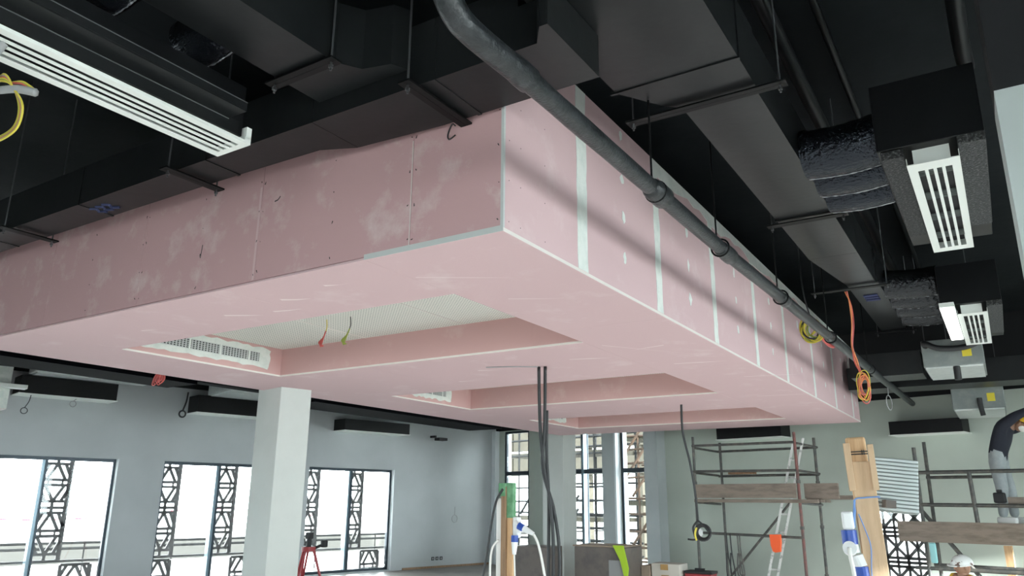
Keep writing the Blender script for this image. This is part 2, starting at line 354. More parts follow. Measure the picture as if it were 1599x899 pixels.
# screen in the back wall window
t=thing('lattice_screen','dense brown star patterned screen low in the green back wall','lattice screen',SH(-5.3,14.8,.1))
nv=RS.to_3x3()@Vector((0,-1,0)); u0,u1=-5.82,-4.78
def br(ua,za,ub,zb,w=.05): bar('lattice_bar',SH(ua,14.72,za),SH(ub,14.72,zb),w,.03,'lattice',t,side=nv)
for j in range(3):
    z0=.12+j*.5
    for zz in (z0,z0+.07,z0+.43): br(u0,zz,u1,zz)
    for i in range(3):
        a=u0+i*(u1-u0)/3; b=a+(u1-u0)/3; m=(a+b)/2
        br(a,z0+.07,m,z0+.25); br(m,z0+.25,b,z0+.43); br(a,z0+.43,m,z0+.25); br(m,z0+.25,b,z0+.07); br(m,z0,m,z0+.5,.04); br(a,z0,a,z0+.5,.045)

# ------------------------------------------------------------------ outdoors
bm=B(); box(bm,-60,-15.72,-40,60,-.5,-.25); struct('ground_left',bm,'sand')
bm=B(); box(bm,-15.72,30,14.9,60,-.5,-.25); struct('ground_back',bm,'sand')
bm=B(); box(bm,6.3,60,-40,14.9,-.5,-.25); struct('ground_right',bm,'sand')
bm=B(); box(bm,-15.72,6.3,-40,-6.3,-.5,-.25); struct('ground_front',bm,'sand')
bm=B(); box(bm,-26.3,-26,-10,30,-.25,.35); single('site_wall',bm,'beige_block','low beige wall running outside beyond the lattice windows','wall',shell=True)
t=thing('guard_rail','thin grey guard rail standing outside the lattice windows','railing',SH(-20,9,-.25))
for z in (.62,.5): b_=B(); cyl(b_,(-20,-8,z),(-20,26,z),.03,8); part('rail',b_,'yard_rail',t,True)
for v in range(-8,27,2): b_=B(); cyl(b_,(-20,v,-.25),(-20,v,.62),.016,8); part('post',b_,'yard_rail',t,True)
t=thing('barrier_tape','red and white striped barrier tape strung outside the windows','tape',SH(-21,6,1.2))
q=0
for i in range(60):
    v=-1+i*.28; z=1.22+.12*math.sin(i*.21)
    bar('tape_segment',SH(-21,v,z),SH(-21,v+.28,1.22+.12*math.sin((i+1)*.21)),.035,.004,'tape_red' if i%2 else 'cable_white',t,side=RS.to_3x3()@Vector((1,0,0)))
# scaffold seen through the back glazing
def yard_scaffold(label,u0,u1,v,seed,mm,nu=9,dz=.42,top=4.6,boards=(1.05,2.9)):
    rnd=random.Random(seed); t=thing('yard_scaffold',label,'scaffold',SH((u0+u1)/2,v,-.25),'scaffolding outside the back glazing')
    for vv in (v,v+1.2):
        for i in range(nu):
            u=u0+(u1-u0)*i/(nu-1)+rnd.uniform(-.05,.05); b_=B(); cyl(b_,(u,vv,-.25),(u+rnd.uniform(-.05,.05),vv,top),.032,6); part('standard_tube',b_,mm,t,True)
        z=.1
        while z<top:
            b_=B(); cyl(b_,(u0-.2,vv,z),(u1+.2,vv,z+rnd.uniform(-.06,.06)),.03,6); part('ledger_tube',b_,mm,t,True); z+=dz+rnd.uniform(-.08,.12)
    for i in range(4):
        a=rnd.uniform(u0,u1-1); z=rnd.uniform(0,3); b_=B(); cyl(b_,(a,v-.04,z),(a+1.1,v-.04,z+1.3),.04,6); part('brace_tube',b_,mm,t,True)
    for z in boards: b_=B(); box(b_,u0,u1,v,v+1.2,z,z+.12); part('deck_board',b_,'site_board',t,True)
    return t
yard_scaffold('grey tube scaffolding outside behind the left and middle tall panes',-17.6,-13.6,17.2,3,'yard_tube',9,.38)
yard_scaffold('rust brown tube scaffolding with decks outside the right tall pane',-13.0,-11.0,17.0,5,'rust_tube',5,.42,boards=(1.5,3.2))
t=thing('site_building','beige unfinished building front far behind the outdoor scaffolding','building',SH(-17,22,-.25))
for k in range(8):
    for z0_,z1_ in ((2.55,3.35),(3.5,4.6)):
        bm=B(); box(bm,-24+k*1.8,-24+k*1.8+1.72,22,22.3,z0_,z1_); part('facade_panel',bm,'site_board',t,True)
for k in range(6):
    bm=B(); box(bm,-23.5+k*2.4,-23.2+k*2.4,22.05,22.35,-.25,4.6); part('facade_pier',bm,'site_board',t,True)
# ------------------------------------------------------------------ pink plasterboard bulkhead
X0,X1,Y0,Y1,Z0,Z1 = -7.48,-1.92,2.94,13.6,2.88,4.06
T=.0125; G=.0016
bulk=thing('ceiling_bulkhead','large suspended pink plasterboard ceiling box with three recessed coffers','ceiling bulkhead',((X0+X1)/2,(Y0+Y1)/2,Z0))
def board(x0,x1,y0,y1,z0,z1,m='pink',name='plasterboard'):
    b=B(); box(b,x0,x1,y0,y1,z0,z1,bev=.0012); return part(name,b,m,bulk)
RX0,RX1=-6.46,-2.83; REC=[(3.77,5.55),(7.36,9.08),(10.74,12.45)]; RZ=3.16
# front face
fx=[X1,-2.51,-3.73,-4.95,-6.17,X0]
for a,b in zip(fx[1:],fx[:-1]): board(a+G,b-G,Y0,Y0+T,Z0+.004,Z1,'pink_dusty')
# right face
ry=[Y0,3.76,4.98,6.24,7.52,8.74,10.18,11.58,12.99,Y1]
for a,b in zip(ry[:-1],ry[1:]): board(X1-T,X1,a+G/2+.013*(a==Y0),b-G/2,Z0+.004,Z1)
# far and left faces, lid
for a,b in zip(fx[1:],fx[:-1]): board(a+G,b-G,Y1-T,Y1,Z0,Z1)
for a,b in zip(ry[:-1],ry[1:]): board(X0,X0+T,a+G,b-G,Z0,Z1)
board(X0+.02,X1-.02,Y0+.02,Y1-.02,Z1-.02,Z1-.005,'slab_paint','top_sheet')
# underside strips
def under(x0,x1,y0,y1,ny=1,nx=1):
    for i in range(nx):
        for j in range(ny):
            board(x0+(x1-x0)*i/nx+G/2,x0+(x1-x0)*(i+1)/nx-G/2,y0+(y1-y0)*j/ny+G/2,y0+(y1-y0)*(j+1)/ny-G/2,Z0-T,Z0)
under(RX1,X1,Y0,Y1,5); under(X0,RX0,Y0,Y1,5)
under(RX0,RX1,Y0,REC[0][0],1,3); under(RX0,RX1,REC[0][1],REC[1][0],1,3); under(RX0,RX1,REC[1][1],REC[2][0],1,3); under(RX0,RX1,REC[2][1],Y1,1,3)
for n,(a,b) in enumerate(REC):
    w=(RX1-RX0)/3
    for i in range(3):
        pb=B(); box(pb,RX0+w*i+.002,RX0+w*(i+1)-.002,a,b,RZ,RZ+T); part('perforated_panel',pb,'perforated',bulk)
    for i in (1,2):
        pb=B(); box(pb,RX0+w*i-.006,RX0+w*i+.006,a,b,RZ-.003,RZ+.001); part('panel_joint',pb,'bead',bulk)
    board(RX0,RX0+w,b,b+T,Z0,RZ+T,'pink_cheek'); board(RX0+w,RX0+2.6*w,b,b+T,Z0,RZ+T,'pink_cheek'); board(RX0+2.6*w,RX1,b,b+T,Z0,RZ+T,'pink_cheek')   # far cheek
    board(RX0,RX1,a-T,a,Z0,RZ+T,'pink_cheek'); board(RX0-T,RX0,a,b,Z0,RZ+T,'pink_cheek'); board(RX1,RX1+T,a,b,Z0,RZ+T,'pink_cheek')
    for lo,hi in (((RX0,b-.001),(RX1,b+.012)),((RX0-.012,a),(RX0+.001,b))):
        pb=B(); box(pb,lo[0],hi[0],lo[1],hi[1],Z0-T-.002,Z0+.001); part('edge_bead',pb,'bead',bulk)
    # air slot in the left cheek with smeared filler round it
    ya,yb=(a+.30,b-.30) if n==0 else (a+.35,b-.60)
    rnd=random.Random(n); poly=[]
    N=26
    for k in range(N): poly.append((ya-.28+(yb-ya+.40)*k/(N-1), 2.925+rnd.uniform(-.012,.014)))
    for k in range(6): poly.append((yb+.13+rnd.uniform(-.012,.02),2.94+.035*k))
    for k in range(N): poly.append((yb+.10-(yb-ya+.40)*k/(N-1), 3.135+rnd.uniform(-.012,.012)))
    for k in range(4): poly.append((ya-.30+rnd.uniform(-.015,.01),3.10-.04*k))
    pb=B(); prism(pb,poly,RX0+.0005,RX0+.0035,'yzx'); part('filler_patch',pb,'plaster',bulk)
    pb=B(); box(pb,RX0+.0005,RX0+.004,ya,yb,2.985,3.075); vent=part('air_slot',pb,'slot_black',bulk)
    for k in range(4):
        pb=B(); yk=ya+(yb-ya)*k/3.4; box(pb,RX0+.002,RX0+.010,yk,yk+.014,2.98,3.08); part('slot_divider',pb,'white_metal',vent)
    for k in range(6):
        zk=2.985+.09*k/5; pb=B(); box(pb,RX0+.002,RX0+.008,ya,yb,zk-.0035,zk+.0035); part('slot_blade',pb,'edge_grey',vent)
    pb=B()
    yy=ya
    while yy<yb: box(pb,RX0+.002,RX0+.007,yy,yy+.012,2.985,3.075); yy+=.034
    part('slot_fins',pb,'edge_grey',vent,kind='stuff')
# joint filler strips on the right face, wavy edges
def strip(y,w,seed):
    rnd=random.Random(seed); L=[];R_=[]
    for k in range(15):
        z=Z0+.008+(Z1-Z0-.01)*k/14; L.append((y-w/2+rnd.uniform(-.008,.006),z)); R_.append((y+w/2+rnd.uniform(-.006,.008),z))
    pb=B(); prism(pb,L+R_[::-1],X1,X1+.0025,'yzx'); part('joint_strip',pb,'plaster',bulk)
for i,y in enumerate(ry[1:-1]): strip(y+.03*(i==0),(.125,.105,.10,.095,.09,.09,.09,.085)[i],i)
# band of filler along the top, scalloped
rnd=random.Random(4); poly=[(4.98,Z1-.002),(Y1,Z1-.002)]
N=60
for k in range(N,-1,-1):
    y=4.98+(Y1-4.98)*k/N; d=.10+.03*math.sin(y*5.1)+.025*rnd.uniform(-1,1)
    if k<4: d=.12
    poly.append((y,Z1-d))
pb=B(); prism(pb,poly,X1,X1+.002,'yzx'); part('top_filler_band',pb,'plaster',bulk)
# filler dabs over screw rows
rnd=random.Random(9)
for i in range(1,9):
    ym=(ry[i]+ry[i+1])/2+.02
    for z in (4.0,3.68,3.41,3.13):
        if i>=2 and z>3.9: continue
        a=rnd.uniform(.016,.03); h=rnd.uniform(.03,.055); pts=[(ym+rnd.uniform(-.01,.01)+a*math.cos(q)*(1+rnd.uniform(-.2,.2)),z+rnd.uniform(-.004,.004)+h*math.sin(q)*(1+rnd.uniform(-.2,.2))) for q in [k*math.pi/5 for k in range(10)]]
        pb=B(); prism(pb,pts,X1,X1+.002,'yzx'); part('filler_dab',pb,'plaster',bulk)
# bare board edges / corner bead
pb=B(); box(pb,X1-.016,X1+.001,Y0-.002,Y0+.012,Z0+.004,3.7); part('corner_bead',pb,'edge_grey',bulk)
pb=B(); box(pb,-2.83,X1,Y0-.002,Y0+.001,Z0-T,Z0+.018); part('edge_bead',pb,'edge_grey',bulk)
pb=B(); box(pb,X1-.001,X1+.0015,Y0,Y1,Z0-T,Z0+.006); part('edge_bead',pb,'bead',bulk)
# screw heads and scuffs
rnd=random.Random(21); pb=B()
for x in [X1-.03,-2.49,-2.53,-3.71,-3.75,-3.1,-4.3,-4.93,-4.97,-5.6]:
    for k in range(5): cyl(pb,(x+rnd.uniform(-.01,.01),Y0-.0012,2.93+.2*k+rnd.uniform(-.02,.02)),(x,Y0+.002,2.93+.2*k),.0028,6)
for y in [Y0+.05,3.1,3.35]:
    for k in range(5): cyl(pb,(X1+.0012,y,2.93+.22*k),(X1-.002,y,2.93+.22*k),.0028,6)
part('screw_heads',pb,'slot_black',bulk,kind='stuff')
def scuff(pts,w,m,y=Y0):
    pb=B()
    for (x0,z0),(x1,z1) in zip(pts[:-1],pts[1:]):
        d=Vector((x1-x0,0,z1-z0)); n=Vector((-d.z,0,d.x)).normalized()*w/2; a=Vector((x0,y-.0012,z0)); c=Vector((x1,y-.0012,z1))
        pb.faces.new([pb.verts.new(q) for q in (a-n,c-n,c+n,a+n)])
    part('scuff_mark',pb,m,bulk)
scuff([(-4.28,3.21),(-4.285,3.16),(-4.29,3.12)],.008,'slot_black'); scuff([(-3.56,3.40),(-3.58,3.38),(-3.61,3.375)],.008,'slot_black')
pb=B(); box(pb,-2.517,-2.512,Y0-.0008,Y0+.001,Z0+.01,3.5); part('joint_tape',pb,'bead',bulk)
pb=B(); box(pb,-3.755,-3.738,Y0-.0008,Y0+.001,Z0+.01,3.5); part('joint_tape',pb,'pink',bulk)
scuff([(-2.25,3.66),(-2.28,3.58),(-2.31,3.545)],.028,'slot_black')
rnd=random.Random(33)
def scratch(x,y,l,a,w):   # pale chalk scratches on the underside
    pb=B(); z=Z0-T-.0008; d=Vector((math.cos(a),math.sin(a),0)); n=Vector((-d.y,d.x,0))*w/2; p=Vector((x,y,z))
    pts=[p-n,p+d*l*.5-n*.8+n*rnd.uniform(-2,2),p+d*l,p+d*l*.5+n*1.2,p+n]
    pb.faces.new([pb.verts.new(q) for q in pts]); part('chalk_scratch',pb,'chalk',bulk)
for x,y,l,a,w in [(-2.80,3.35,.62,.55,.010),(-2.6,4.05,.4,.5,.012),(-2.75,5.75,1.0,.95,.014),(-2.55,6.9,.5,.2,.02),(-2.3,6.0,.35,2.9,.02),(-4.4,6.3,.4,.2,.03),(-5.0,6.8,.5,.1,.03),(-3.3,6.2,.4,.3,.02),(-3.9,3.3,.22,.4,.04),(-4.2,3.5,.25,.2,.03),(-4.6,3.4,.3,.5,.03),(-5.6,3.4,.3,.2,.02),(-2.2,8.0,.6,.2,.02),(-2.5,9.6,.7,.15,.02),(-3.4,3.2,.2,.2,.03)]: scratch(x,y,l,a,w)
# ------------------------------------------------------------------ black ductwork
def duct(name,label,pieces,z0,z1,seams=(),m='duct_paint',sidem='black_paint'):
    """pieces: list of plan polygons; underside and sides are separate skins of each section"""
    xs=[p[0] for pl in pieces for p in pl[0]]; ys=[p[1] for pl in pieces for p in pl[0]]
    t=thing(name,label,'duct',((min(xs)+max(xs))/2,(min(ys)+max(ys))/2,z0))
    for pl,a,b in pieces:
        bm=B(); prism(bm,pl,a,b); part('duct_section',bm,m,t)
    for s in seams: bm=B(); box(bm,*s); part('duct_flange',bm,m,t)
    return t
R4=lambda x0,x1,y0,y1:[(x0,y0),(x1,y0),(x1,y1),(x0,y1)]
g=.002
front=duct('air_duct','long black rectangular duct running along the front face of the pink bulkhead',[
 (R4(-9.4,-6.4-g,2.52,2.765),3.52,3.80),(R4(-6.4+g,-5.1-g,2.52,2.765),3.52,3.80),(R4(-5.1+g,-3.75-g,2.52,2.765),3.52,3.80),
 ([(-3.75+g,2.52),(-2.86-g,2.52),(-2.86-g,2.87),(-3.07,2.78),(-3.75+g,2.765)],3.52,3.80),
 ([(-2.86+g,2.52),(-2.05-g,2.52),(-2.05-g,2.91),(-2.3,2.91),(-2.86+g,2.87)],3.52,3.86),
 ([(-2.05+g,2.52),(-1.58,2.52),(-1.58,2.91),(-2.05+g,2.91)],3.52,3.86),
 ([(-1.58,2.52),(-1.48,2.52),(-1.41,2.42),(-1.37,2.42),(-1.37,2.91),(-1.58,2.91)],3.52,3.742)],3.52,3.8,
 seams=[(x-.012,x+.012,2.514,y1,3.515,3.80) for x,y1 in ((-6.4,2.768),(-5.1,2.768),(-3.75,2.768),(-2.05,2.912))])
bm=B()
for k in range(3): tube(bm,smoothpts([(-5.1+.075*k,2.60,3.519),(-5.06+.075*k,2.63,3.519),(-5.09+.075*k,2.66,3.519),(-5.04+.075*k,2.69,3.519)],4),.012,5)
part('paint_marking',bm,'blue_ink',front)
duct('branch_duct','narrow black branch duct joining the front duct beside its hanger',[
 (R4(-2.81,-2.46,-1.2,1.1-g),3.62,3.95),([(-2.81,1.1+g),(-2.46,1.1+g),(-2.46,2.28),(-2.39,2.39),(-2.24,2.43),(-2.20,2.515),(-2.81,2.515)],3.62,3.95)],3.62,3.95,
 seams=[(-2.82,-2.45,1.09,1.11,3.612,3.95)])
main=duct('main_duct','wide black main duct tapering above the insulated pipe on the right',[
 (R4(-1.55,-.86,-2.4,1.0-g),3.75,4.12),([(-1.55,1.0+g),(-.86,1.0+g),(-.86,3.45),(-1.53,3.45)],3.75,4.12),
 ([(-1.53,3.46),(-.86,3.46),(-.86,3.80-g),(-1.28,3.80-g),(-1.36,3.73)],3.75,4.12),
 (R4(-1.28,-.87,3.80+g,5.92-g),3.75,4.12),(R4(-1.28,-.87,5.92+g,7.1-g),3.75,4.12),([(-1.28,7.1+g),(-.87,7.1+g),(-.87,8.2-g),(-1.14,8.2-g)],3.75,4.12),(R4(-1.14,-.85,8.2+g,10.75),3.75,4.10)],3.75,4.12,
 seams=[(-1.56,-.852,3.447,3.463,3.742,4.12),(-1.29,-.862,3.795,3.81,3.742,4.12),(-1.29,-.862,5.91,5.93,3.742,4.12)])
bm=B()
for k in range(3): cyl(bm,(-1.06,8.72+.10*k,3.7485),(-.92,8.72+.10*k,3.7485),.02,6)
part('paint_marking',bm,'blue_ink',main)
duct('window_side_duct','black duct beyond the bulkhead along the lattice window side',[
 (R4(-10.5,-9.78,-3,3.2-g),3.2,3.6),(R4(-10.5,-9.78,3.2+g,6.9),3.2,3.6),(R4(-10.0,-9.78,6.9,9.2),3.24,3.6),(R4(-10.7,-9.78,9.2,15.0),3.2,3.6)],3.2,3.6,
 seams=[(-10.51,-9.77,3.19,3.21,3.192,3.6)],m='matte_black')

def trapeze(label,p,q,zrod=4.7,rods=(True,True)):
    """two-bar channel hung from threaded rods with nuts"""
    p=Vector(p); q=Vector(q); d=(q-p).normalized(); n=Vector((-d.y,d.x,0)); t=thing('duct_hanger',label,'duct hanger',(p+q)/2,'trapeze duct hangers')
    for s in (-1,1):
        bar('channel_rail',p+n*s*.018,q+n*s*.018,.034,.010,'channel',t)
    for e,on in zip((p+d*.035,q-d*.035),rods):
        if not on: continue
        b_=B(); cyl(b_,(e.x,e.y,p.z-.05),(e.x,e.y,zrod),.0055,8); part('threaded_rod',b_,'steel_rod',t)
        b_=B(); cyl(b_,(e.x,e.y,p.z-.035),(e.x,e.y,p.z-.02),.012,6); part('nut',b_,'steel_rod',t)
    return t
trapeze('black trapeze hanger under the front duct next to the bulkhead corner',(-2.15,2.42,3.495),(-2.15,2.932,3.495),rods=(True,False))
trapeze('black trapeze hanger under the front duct below the slotted white diffuser',(-4.0,2.42,3.495),(-4.0,2.83,3.495))
trapeze('black trapeze hanger under the front duct at the left picture edge',(-5.95,2.42,3.495),(-5.95,2.83,3.495))
trapeze('black trapeze hanger crossing under the narrow branch duct',(-2.87,2.24,3.60),(-2.41,2.24,3.60))
trapeze('black trapeze hanger under the main duct where it tapers',(-1.60,3.77,3.72),(-.70,3.77,3.72))
trapeze('black trapeze hanger under the main duct beside the foil hoses',(-1.36,5.95,3.72),(-.76,5.95,3.72))
trapeze('black trapeze hanger under the main duct where the twisted orange wires hang',(-1.50,8.25,3.72),(-.74,8.25,3.72))
trapeze('black trapeze hanger under the far end of the main duct',(-1.22,10.7,3.72),(-.74,10.7,3.72))

# insulated pipe passing in front of the bulkhead
pipe=thing('insulated_pipe','long black rubber insulated pipe with elbow crossing before the pink bulkhead','pipe',(-1.39,4,3.2))
bm=B(); tube(bm,smoothpts([(-1.415,1.76,4.68),(-1.415,1.76,4.2),(-1.415,1.76,3.42),(-1.413,1.775,3.31),(-1.405,1.83,3.23),(-1.398,1.92,3.20),(-1.392,2.2,3.20)],8),.050,18); part('riser_elbow',bm,'rubber',pipe,smooth=True)
rnd=random.Random(2); pts=[]; rr=[]
y=2.18
while y<14.3:
    x=-1.39 if y<4.9 else -1.39+.19*(y-4.9)/9.2
    pts.append((x,y,3.2)); rr.append(.045+rnd.uniform(-.0012,.0012)); y+=.12
bm=B(); tube(bm,pts,rr,18); part('pipe_run',bm,'rubber',pipe,smooth=True)
for yy,r_,l in ((2.24,.054,.12),(3.66,.062,.13),(4.86,.055,.16),(6.3,.052,.12),(8.0,.052,.12),(10.2,.052,.12)):
    x=-1.39 if yy<4.9 else -1.39+.19*(yy-4.9)/9.2
    bm=B(); tube(bm,[(x,yy-l,3.2),(x,yy-l*.7,3.2),(x,yy,3.2),(x,yy+l*.5,3.2),(x,yy+l*.55,3.2)],[.044,r_*.9,r_,r_,.044],18); part('pipe_joint',bm,'rubber',pipe,smooth=True)
for yy,lab in ((3.62,'thin black pipe hanger rod at the big pipe joint'),(4.72,'thin black pipe hanger rod at the second pipe joint'),(6.2,'thin black pipe hanger rod below the first foil hoses'),(8.05,'thin black pipe hanger rod by the yellow wire coil'),(10.3,'thin black pipe hanger rod near the orange wire tangle')):
    x=-1.39 if yy<4.9 else -1.39+.19*(yy-4.9)/9.2
    t=thing('pipe_hanger',lab,'pipe hanger',(x-.01,yy,3.2),'pipe hanger rods')
    bm=B(); cyl(bm,(x-.02,yy,3.24),(x-.02,yy,4.7),.006,8); part('threaded_rod',bm,'channel',t)
    bm=B(); tube(bm,[(x+.058*math.cos(a),yy,3.2+.058*math.sin(a)) for a in [k*math.pi/10 for k in range(21)]],.006,6); part('clamp_ring',bm,'channel',t)

# flexible foil hoses
def hose(label,p,q,r,seed,m='foil',group='foil flexible ducts',sag=.02):
    p=Vector(p); q=Vector(q); L=(q-p).length; n=max(14,int(L/.022)); seg=30; d=(q-p).normalized(); up=Vector((0,0,1)); s=d.cross(up).normalized(); up=s.cross(d)
    bm=B(); rings=[]
    for i in range(n+1):
        f=i/n; c=p.lerp(q,f)-Vector((0,0,sag*math.sin(math.pi*f))); ring=[]
        for k in range(seg):
            a=2*math.pi*k/seg; nz=noise.noise(Vector((f*L*9+seed*7.3,math.cos(a)*1.6,math.sin(a)*1.6)))+.6*noise.noise(Vector((f*L*26+seed*3.1,math.cos(a)*4,math.sin(a)*4)))
            rad=r*(1+.018*nz)+.0035*abs(math.sin(f*L*34)); ring.append(bm.verts.new(c+(s*math.cos(a)+up*math.sin(a))*rad))
        rings.append(ring)
    for i in range(n):
        for k in range(seg): bm.faces.new((rings[i][k],rings[i][(k+1)%seg],rings[i+1][(k+1)%seg],rings[i+1][k]))
    bm.faces.new(rings[0][::-1]); bm.faces.new(rings[-1])
    t=thing('flexible_duct',label,'flexible duct',(p+q)/2,group); part('foil_sleeve',bm,m,t,smooth=True)
    bm=B(); cyl(bm,p+d*.0,p+d*.035,r*1.03,30); part('collar_tape',bm,m,t,smooth=False)
    rn=random.Random(seed); pts=[]; rs=[]
    for i in range(26):
        f=i/25; a=math.radians(-62)+rn.uniform(-.03,.03); c=p.lerp(q,f)-Vector((0,0,sag*math.sin(math.pi*f))); side=s if s.y>0 else -s
        pts.append(c+(side*math.cos(a)+up*math.sin(a))*r*1.03); rs.append(rn.choice((.0015,.003,.0045,.006)))
    bm=B(); tube(bm,pts,rs,5); part('torn_foil_seam',bm,'foil_edge',t)  # bright strip paints the rim light along the hose's lower far edge
    return t
for k,(y,w) in enumerate(((4.98,'nearest'),(5.40,'middle'),(5.78,'farthest'))):
    hose('crumpled dark foil hose into the first ceiling plenum, %s of its three'%w,(-.86,y,3.83),(-.385,y-.02,3.83),(.16,.14,.135)[k],k)
for k,(y,w) in enumerate(((8.75,'first'),(9.25,'second'),(9.75,'third'),(10.25,'fourth'))):
    hose('shiny foil hose into the second ceiling plenum, %s from the camera'%w,(-.84,y,3.85),(-.355,y,3.83),.15,k+11,'foil_bright')
hose('black foil hose above the slotted diffuser, next to the top picture edge',(-3.12,1.45,3.74),(-2.825,1.45,3.76),.115,31)
hose('black foil hose above the slotted diffuser, behind its flange end',(-3.10,1.93,3.74),(-2.825,1.93,3.76),.115,37)

# slotted white diffuser on the left
dif=thing('linear_diffuser','long white four slot ceiling diffuser at upper left','air diffuser',(-3.09,.8,3.3))
xe=[-3.22,-3.178,-3.150,-3.132,-3.104,-3.086,-3.058,-3.040,-3.012,-2.968]
for i in range(0,10,2):
    bm=B(); box(bm,xe[i],xe[i+1],-.9,2.20,3.297,3.302); part('border_rail' if i in (0,8) else 'slot_blade',bm,'white_metal',dif)
bm=B(); box(bm,-3.22,-2.968,2.20,2.235,3.297,3.330); box(bm,-3.03,-2.968,2.205,2.235,3.325,3.385); part('end_cap',bm,'white_metal',dif)
bm=B(); box(bm,-3.222,-3.216,-.9,2.2,3.302,3.335); box(bm,-2.974,-2.968,-.9,2.2,3.302,3.312); part('frame_flange',bm,'white_metal',dif)
bm=B(); box(bm,-3.21,-2.985,-.9,2.19,3.33,3.60); part('plenum_box',bm,'black_paint',dif)
bm=B(); box(bm,-2.985,-2.975,-.9,2.16,3.325,3.395); box(bm,-2.975,-2.845,-.9,2.10,3.385,3.393); box(bm,-2.849,-2.843,-.9,2.10,3.393,3.43); part('support_angle',bm,'duct_paint',dif)
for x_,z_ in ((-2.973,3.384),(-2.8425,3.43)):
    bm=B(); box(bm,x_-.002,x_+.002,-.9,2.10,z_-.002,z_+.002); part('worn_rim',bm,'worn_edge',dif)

# ceiling plenum boxes with bar grilles on the right
def plenum(label,glabel):
    t=thing('plenum_box',label,'plenum box',(-.12,5.35,3.44))
    bm=B(); box(bm,-.38,.14,4.40,6.30,3.492,3.90,bev=.006); part('box_body',bm,'black_paint',t)
    bm=B(); box(bm,-.365,-.25,4.41,5.90,3.44,3.492,bev=.006); part('insulation_strip',bm,'insulation',t)
    bm=B(); box(bm,.01,.14,4.39,5.86,3.44,3.492,bev=.006); part('insulation_strip',bm,'insulation',t)
    s=thing('bar_grille',glabel,'air grille',(-.115,5.34,3.40))
    bm=B(); box(bm,-.21,-.03,4.47,4.50,3.4025,3.491); part('neck',bm,'white_metal',s)
    bm=B(); box(bm,-.21,-.03,6.17,6.20,3.4025,3.491); part('neck',bm,'white_metal',s)
    for xa in (-.245,.008): bm=B(); box(bm,xa,xa+.004,4.45,6.235,3.402,3.44); part('frame_flange',bm,'white_metal',s)
    bm=B(); box(bm,-.205,-.035,4.505,6.165,3.45,3.488); part('damper_backing',bm,'slot_black',s)
    W=[-.245,-.205,-.185,-.150,-.130,-.095,-.075,-.04,-.02,.012]
    xs=[-.245,-.198,-.170,-.143,-.115,-.088,-.060,-.033]
    bm=B(); box(bm,-.245,-.198,4.45,6.235,3.397,3.402); part('border_rail',bm,'white_metal',s)
    bm=B(); box(bm,-.030,.012,4.45,6.235,3.397,3.402); part('border_rail',bm,'white_metal',s)
    bm=B(); box(bm,-.198,-.030,4.45,4.56,3.397,3.402); part('border_rail',bm,'white_metal',s)
    bm=B(); box(bm,-.198,-.030,6.14,6.235,3.397,3.402); part('border_rail',bm,'white_metal',s)
    for k in range(3):
        x=-.198+.168*(k+1)/4; bm=B(); box(bm,x-.0085,x+.0085,4.56,6.14,3.397,3.402); part('grille_bar',bm,'white_metal',s)
    for k in range(4):
        y=4.62+k*.42
        bm=B()
        for j in range(4): box(bm,-.198,-.030,y+.03*j,y+.03*j+.005,3.425,3.44)
        part('vane_row',bm,'galv_dark',s,kind='stuff')
    return t,s
a,b_=plenum('black plenum box above the nearer bar grille with speckled grey insulation','white four slot bar grille nearer to the camera, upper right')
a['group']='ceiling plenum boxes'; b_['group']='bar grilles on the right'
dup(a,(.03,4.08,0),'black plenum box above the farther bar grille beside the lit panel'); dup(b_,(.03,4.08,0),'smaller looking white bar grille next to the lit panel, farther right')
t=thing('led_panel','glowing white rectangular light panel beside the farther bar grille','lamp',(-.27,8.95,3.38))  # added glow in place of bright daylight on the insulation strip
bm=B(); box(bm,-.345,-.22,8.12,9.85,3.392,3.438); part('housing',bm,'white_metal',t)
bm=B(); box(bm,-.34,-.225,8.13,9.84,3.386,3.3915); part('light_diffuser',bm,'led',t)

# fan coil units
def fan_coil(label,x0,x1,y0,y1,z0,z1,grp='fan coil units'):
    t=thing('fan_coil_unit',label,'fan coil unit',((x0+x1)/2,(y0+y1)/2,z0),grp)
    bm=B(); box(bm,x0,x1,y0,y1,z0+.02,z1,bev=.01); part('casing',bm,'galv_dark',t)
    bm=B(); box(bm,x0+.02,x1-.02,y0+.03,y1-.03,z0,z0+.02); part('drain_pan',bm,'galv',t)
    bm=B(); box(bm,x1-.22,x1-.12,y0-.002,y0+.002,z0+.12,z0+.24); part('warning_sticker',bm,'yellow_label',t)
    for xx in (x0+.04,x1-.04): bm=B(); cyl(bm,(xx,y0+.1,z1-.02),(xx,y0+.1,4.7),.006,8); part('threaded_rod',bm,'steel_rod',t)
    return t
fan_coil('pale metal fan coil unit with yellow sticker below the farther grille',-.71,-.06,10.62,11.7,3.2,3.55)
fan_coil('lower pale metal fan coil unit near the back wall with yellow sticker',-.58,.10,13.35,14.7,2.95,3.30)
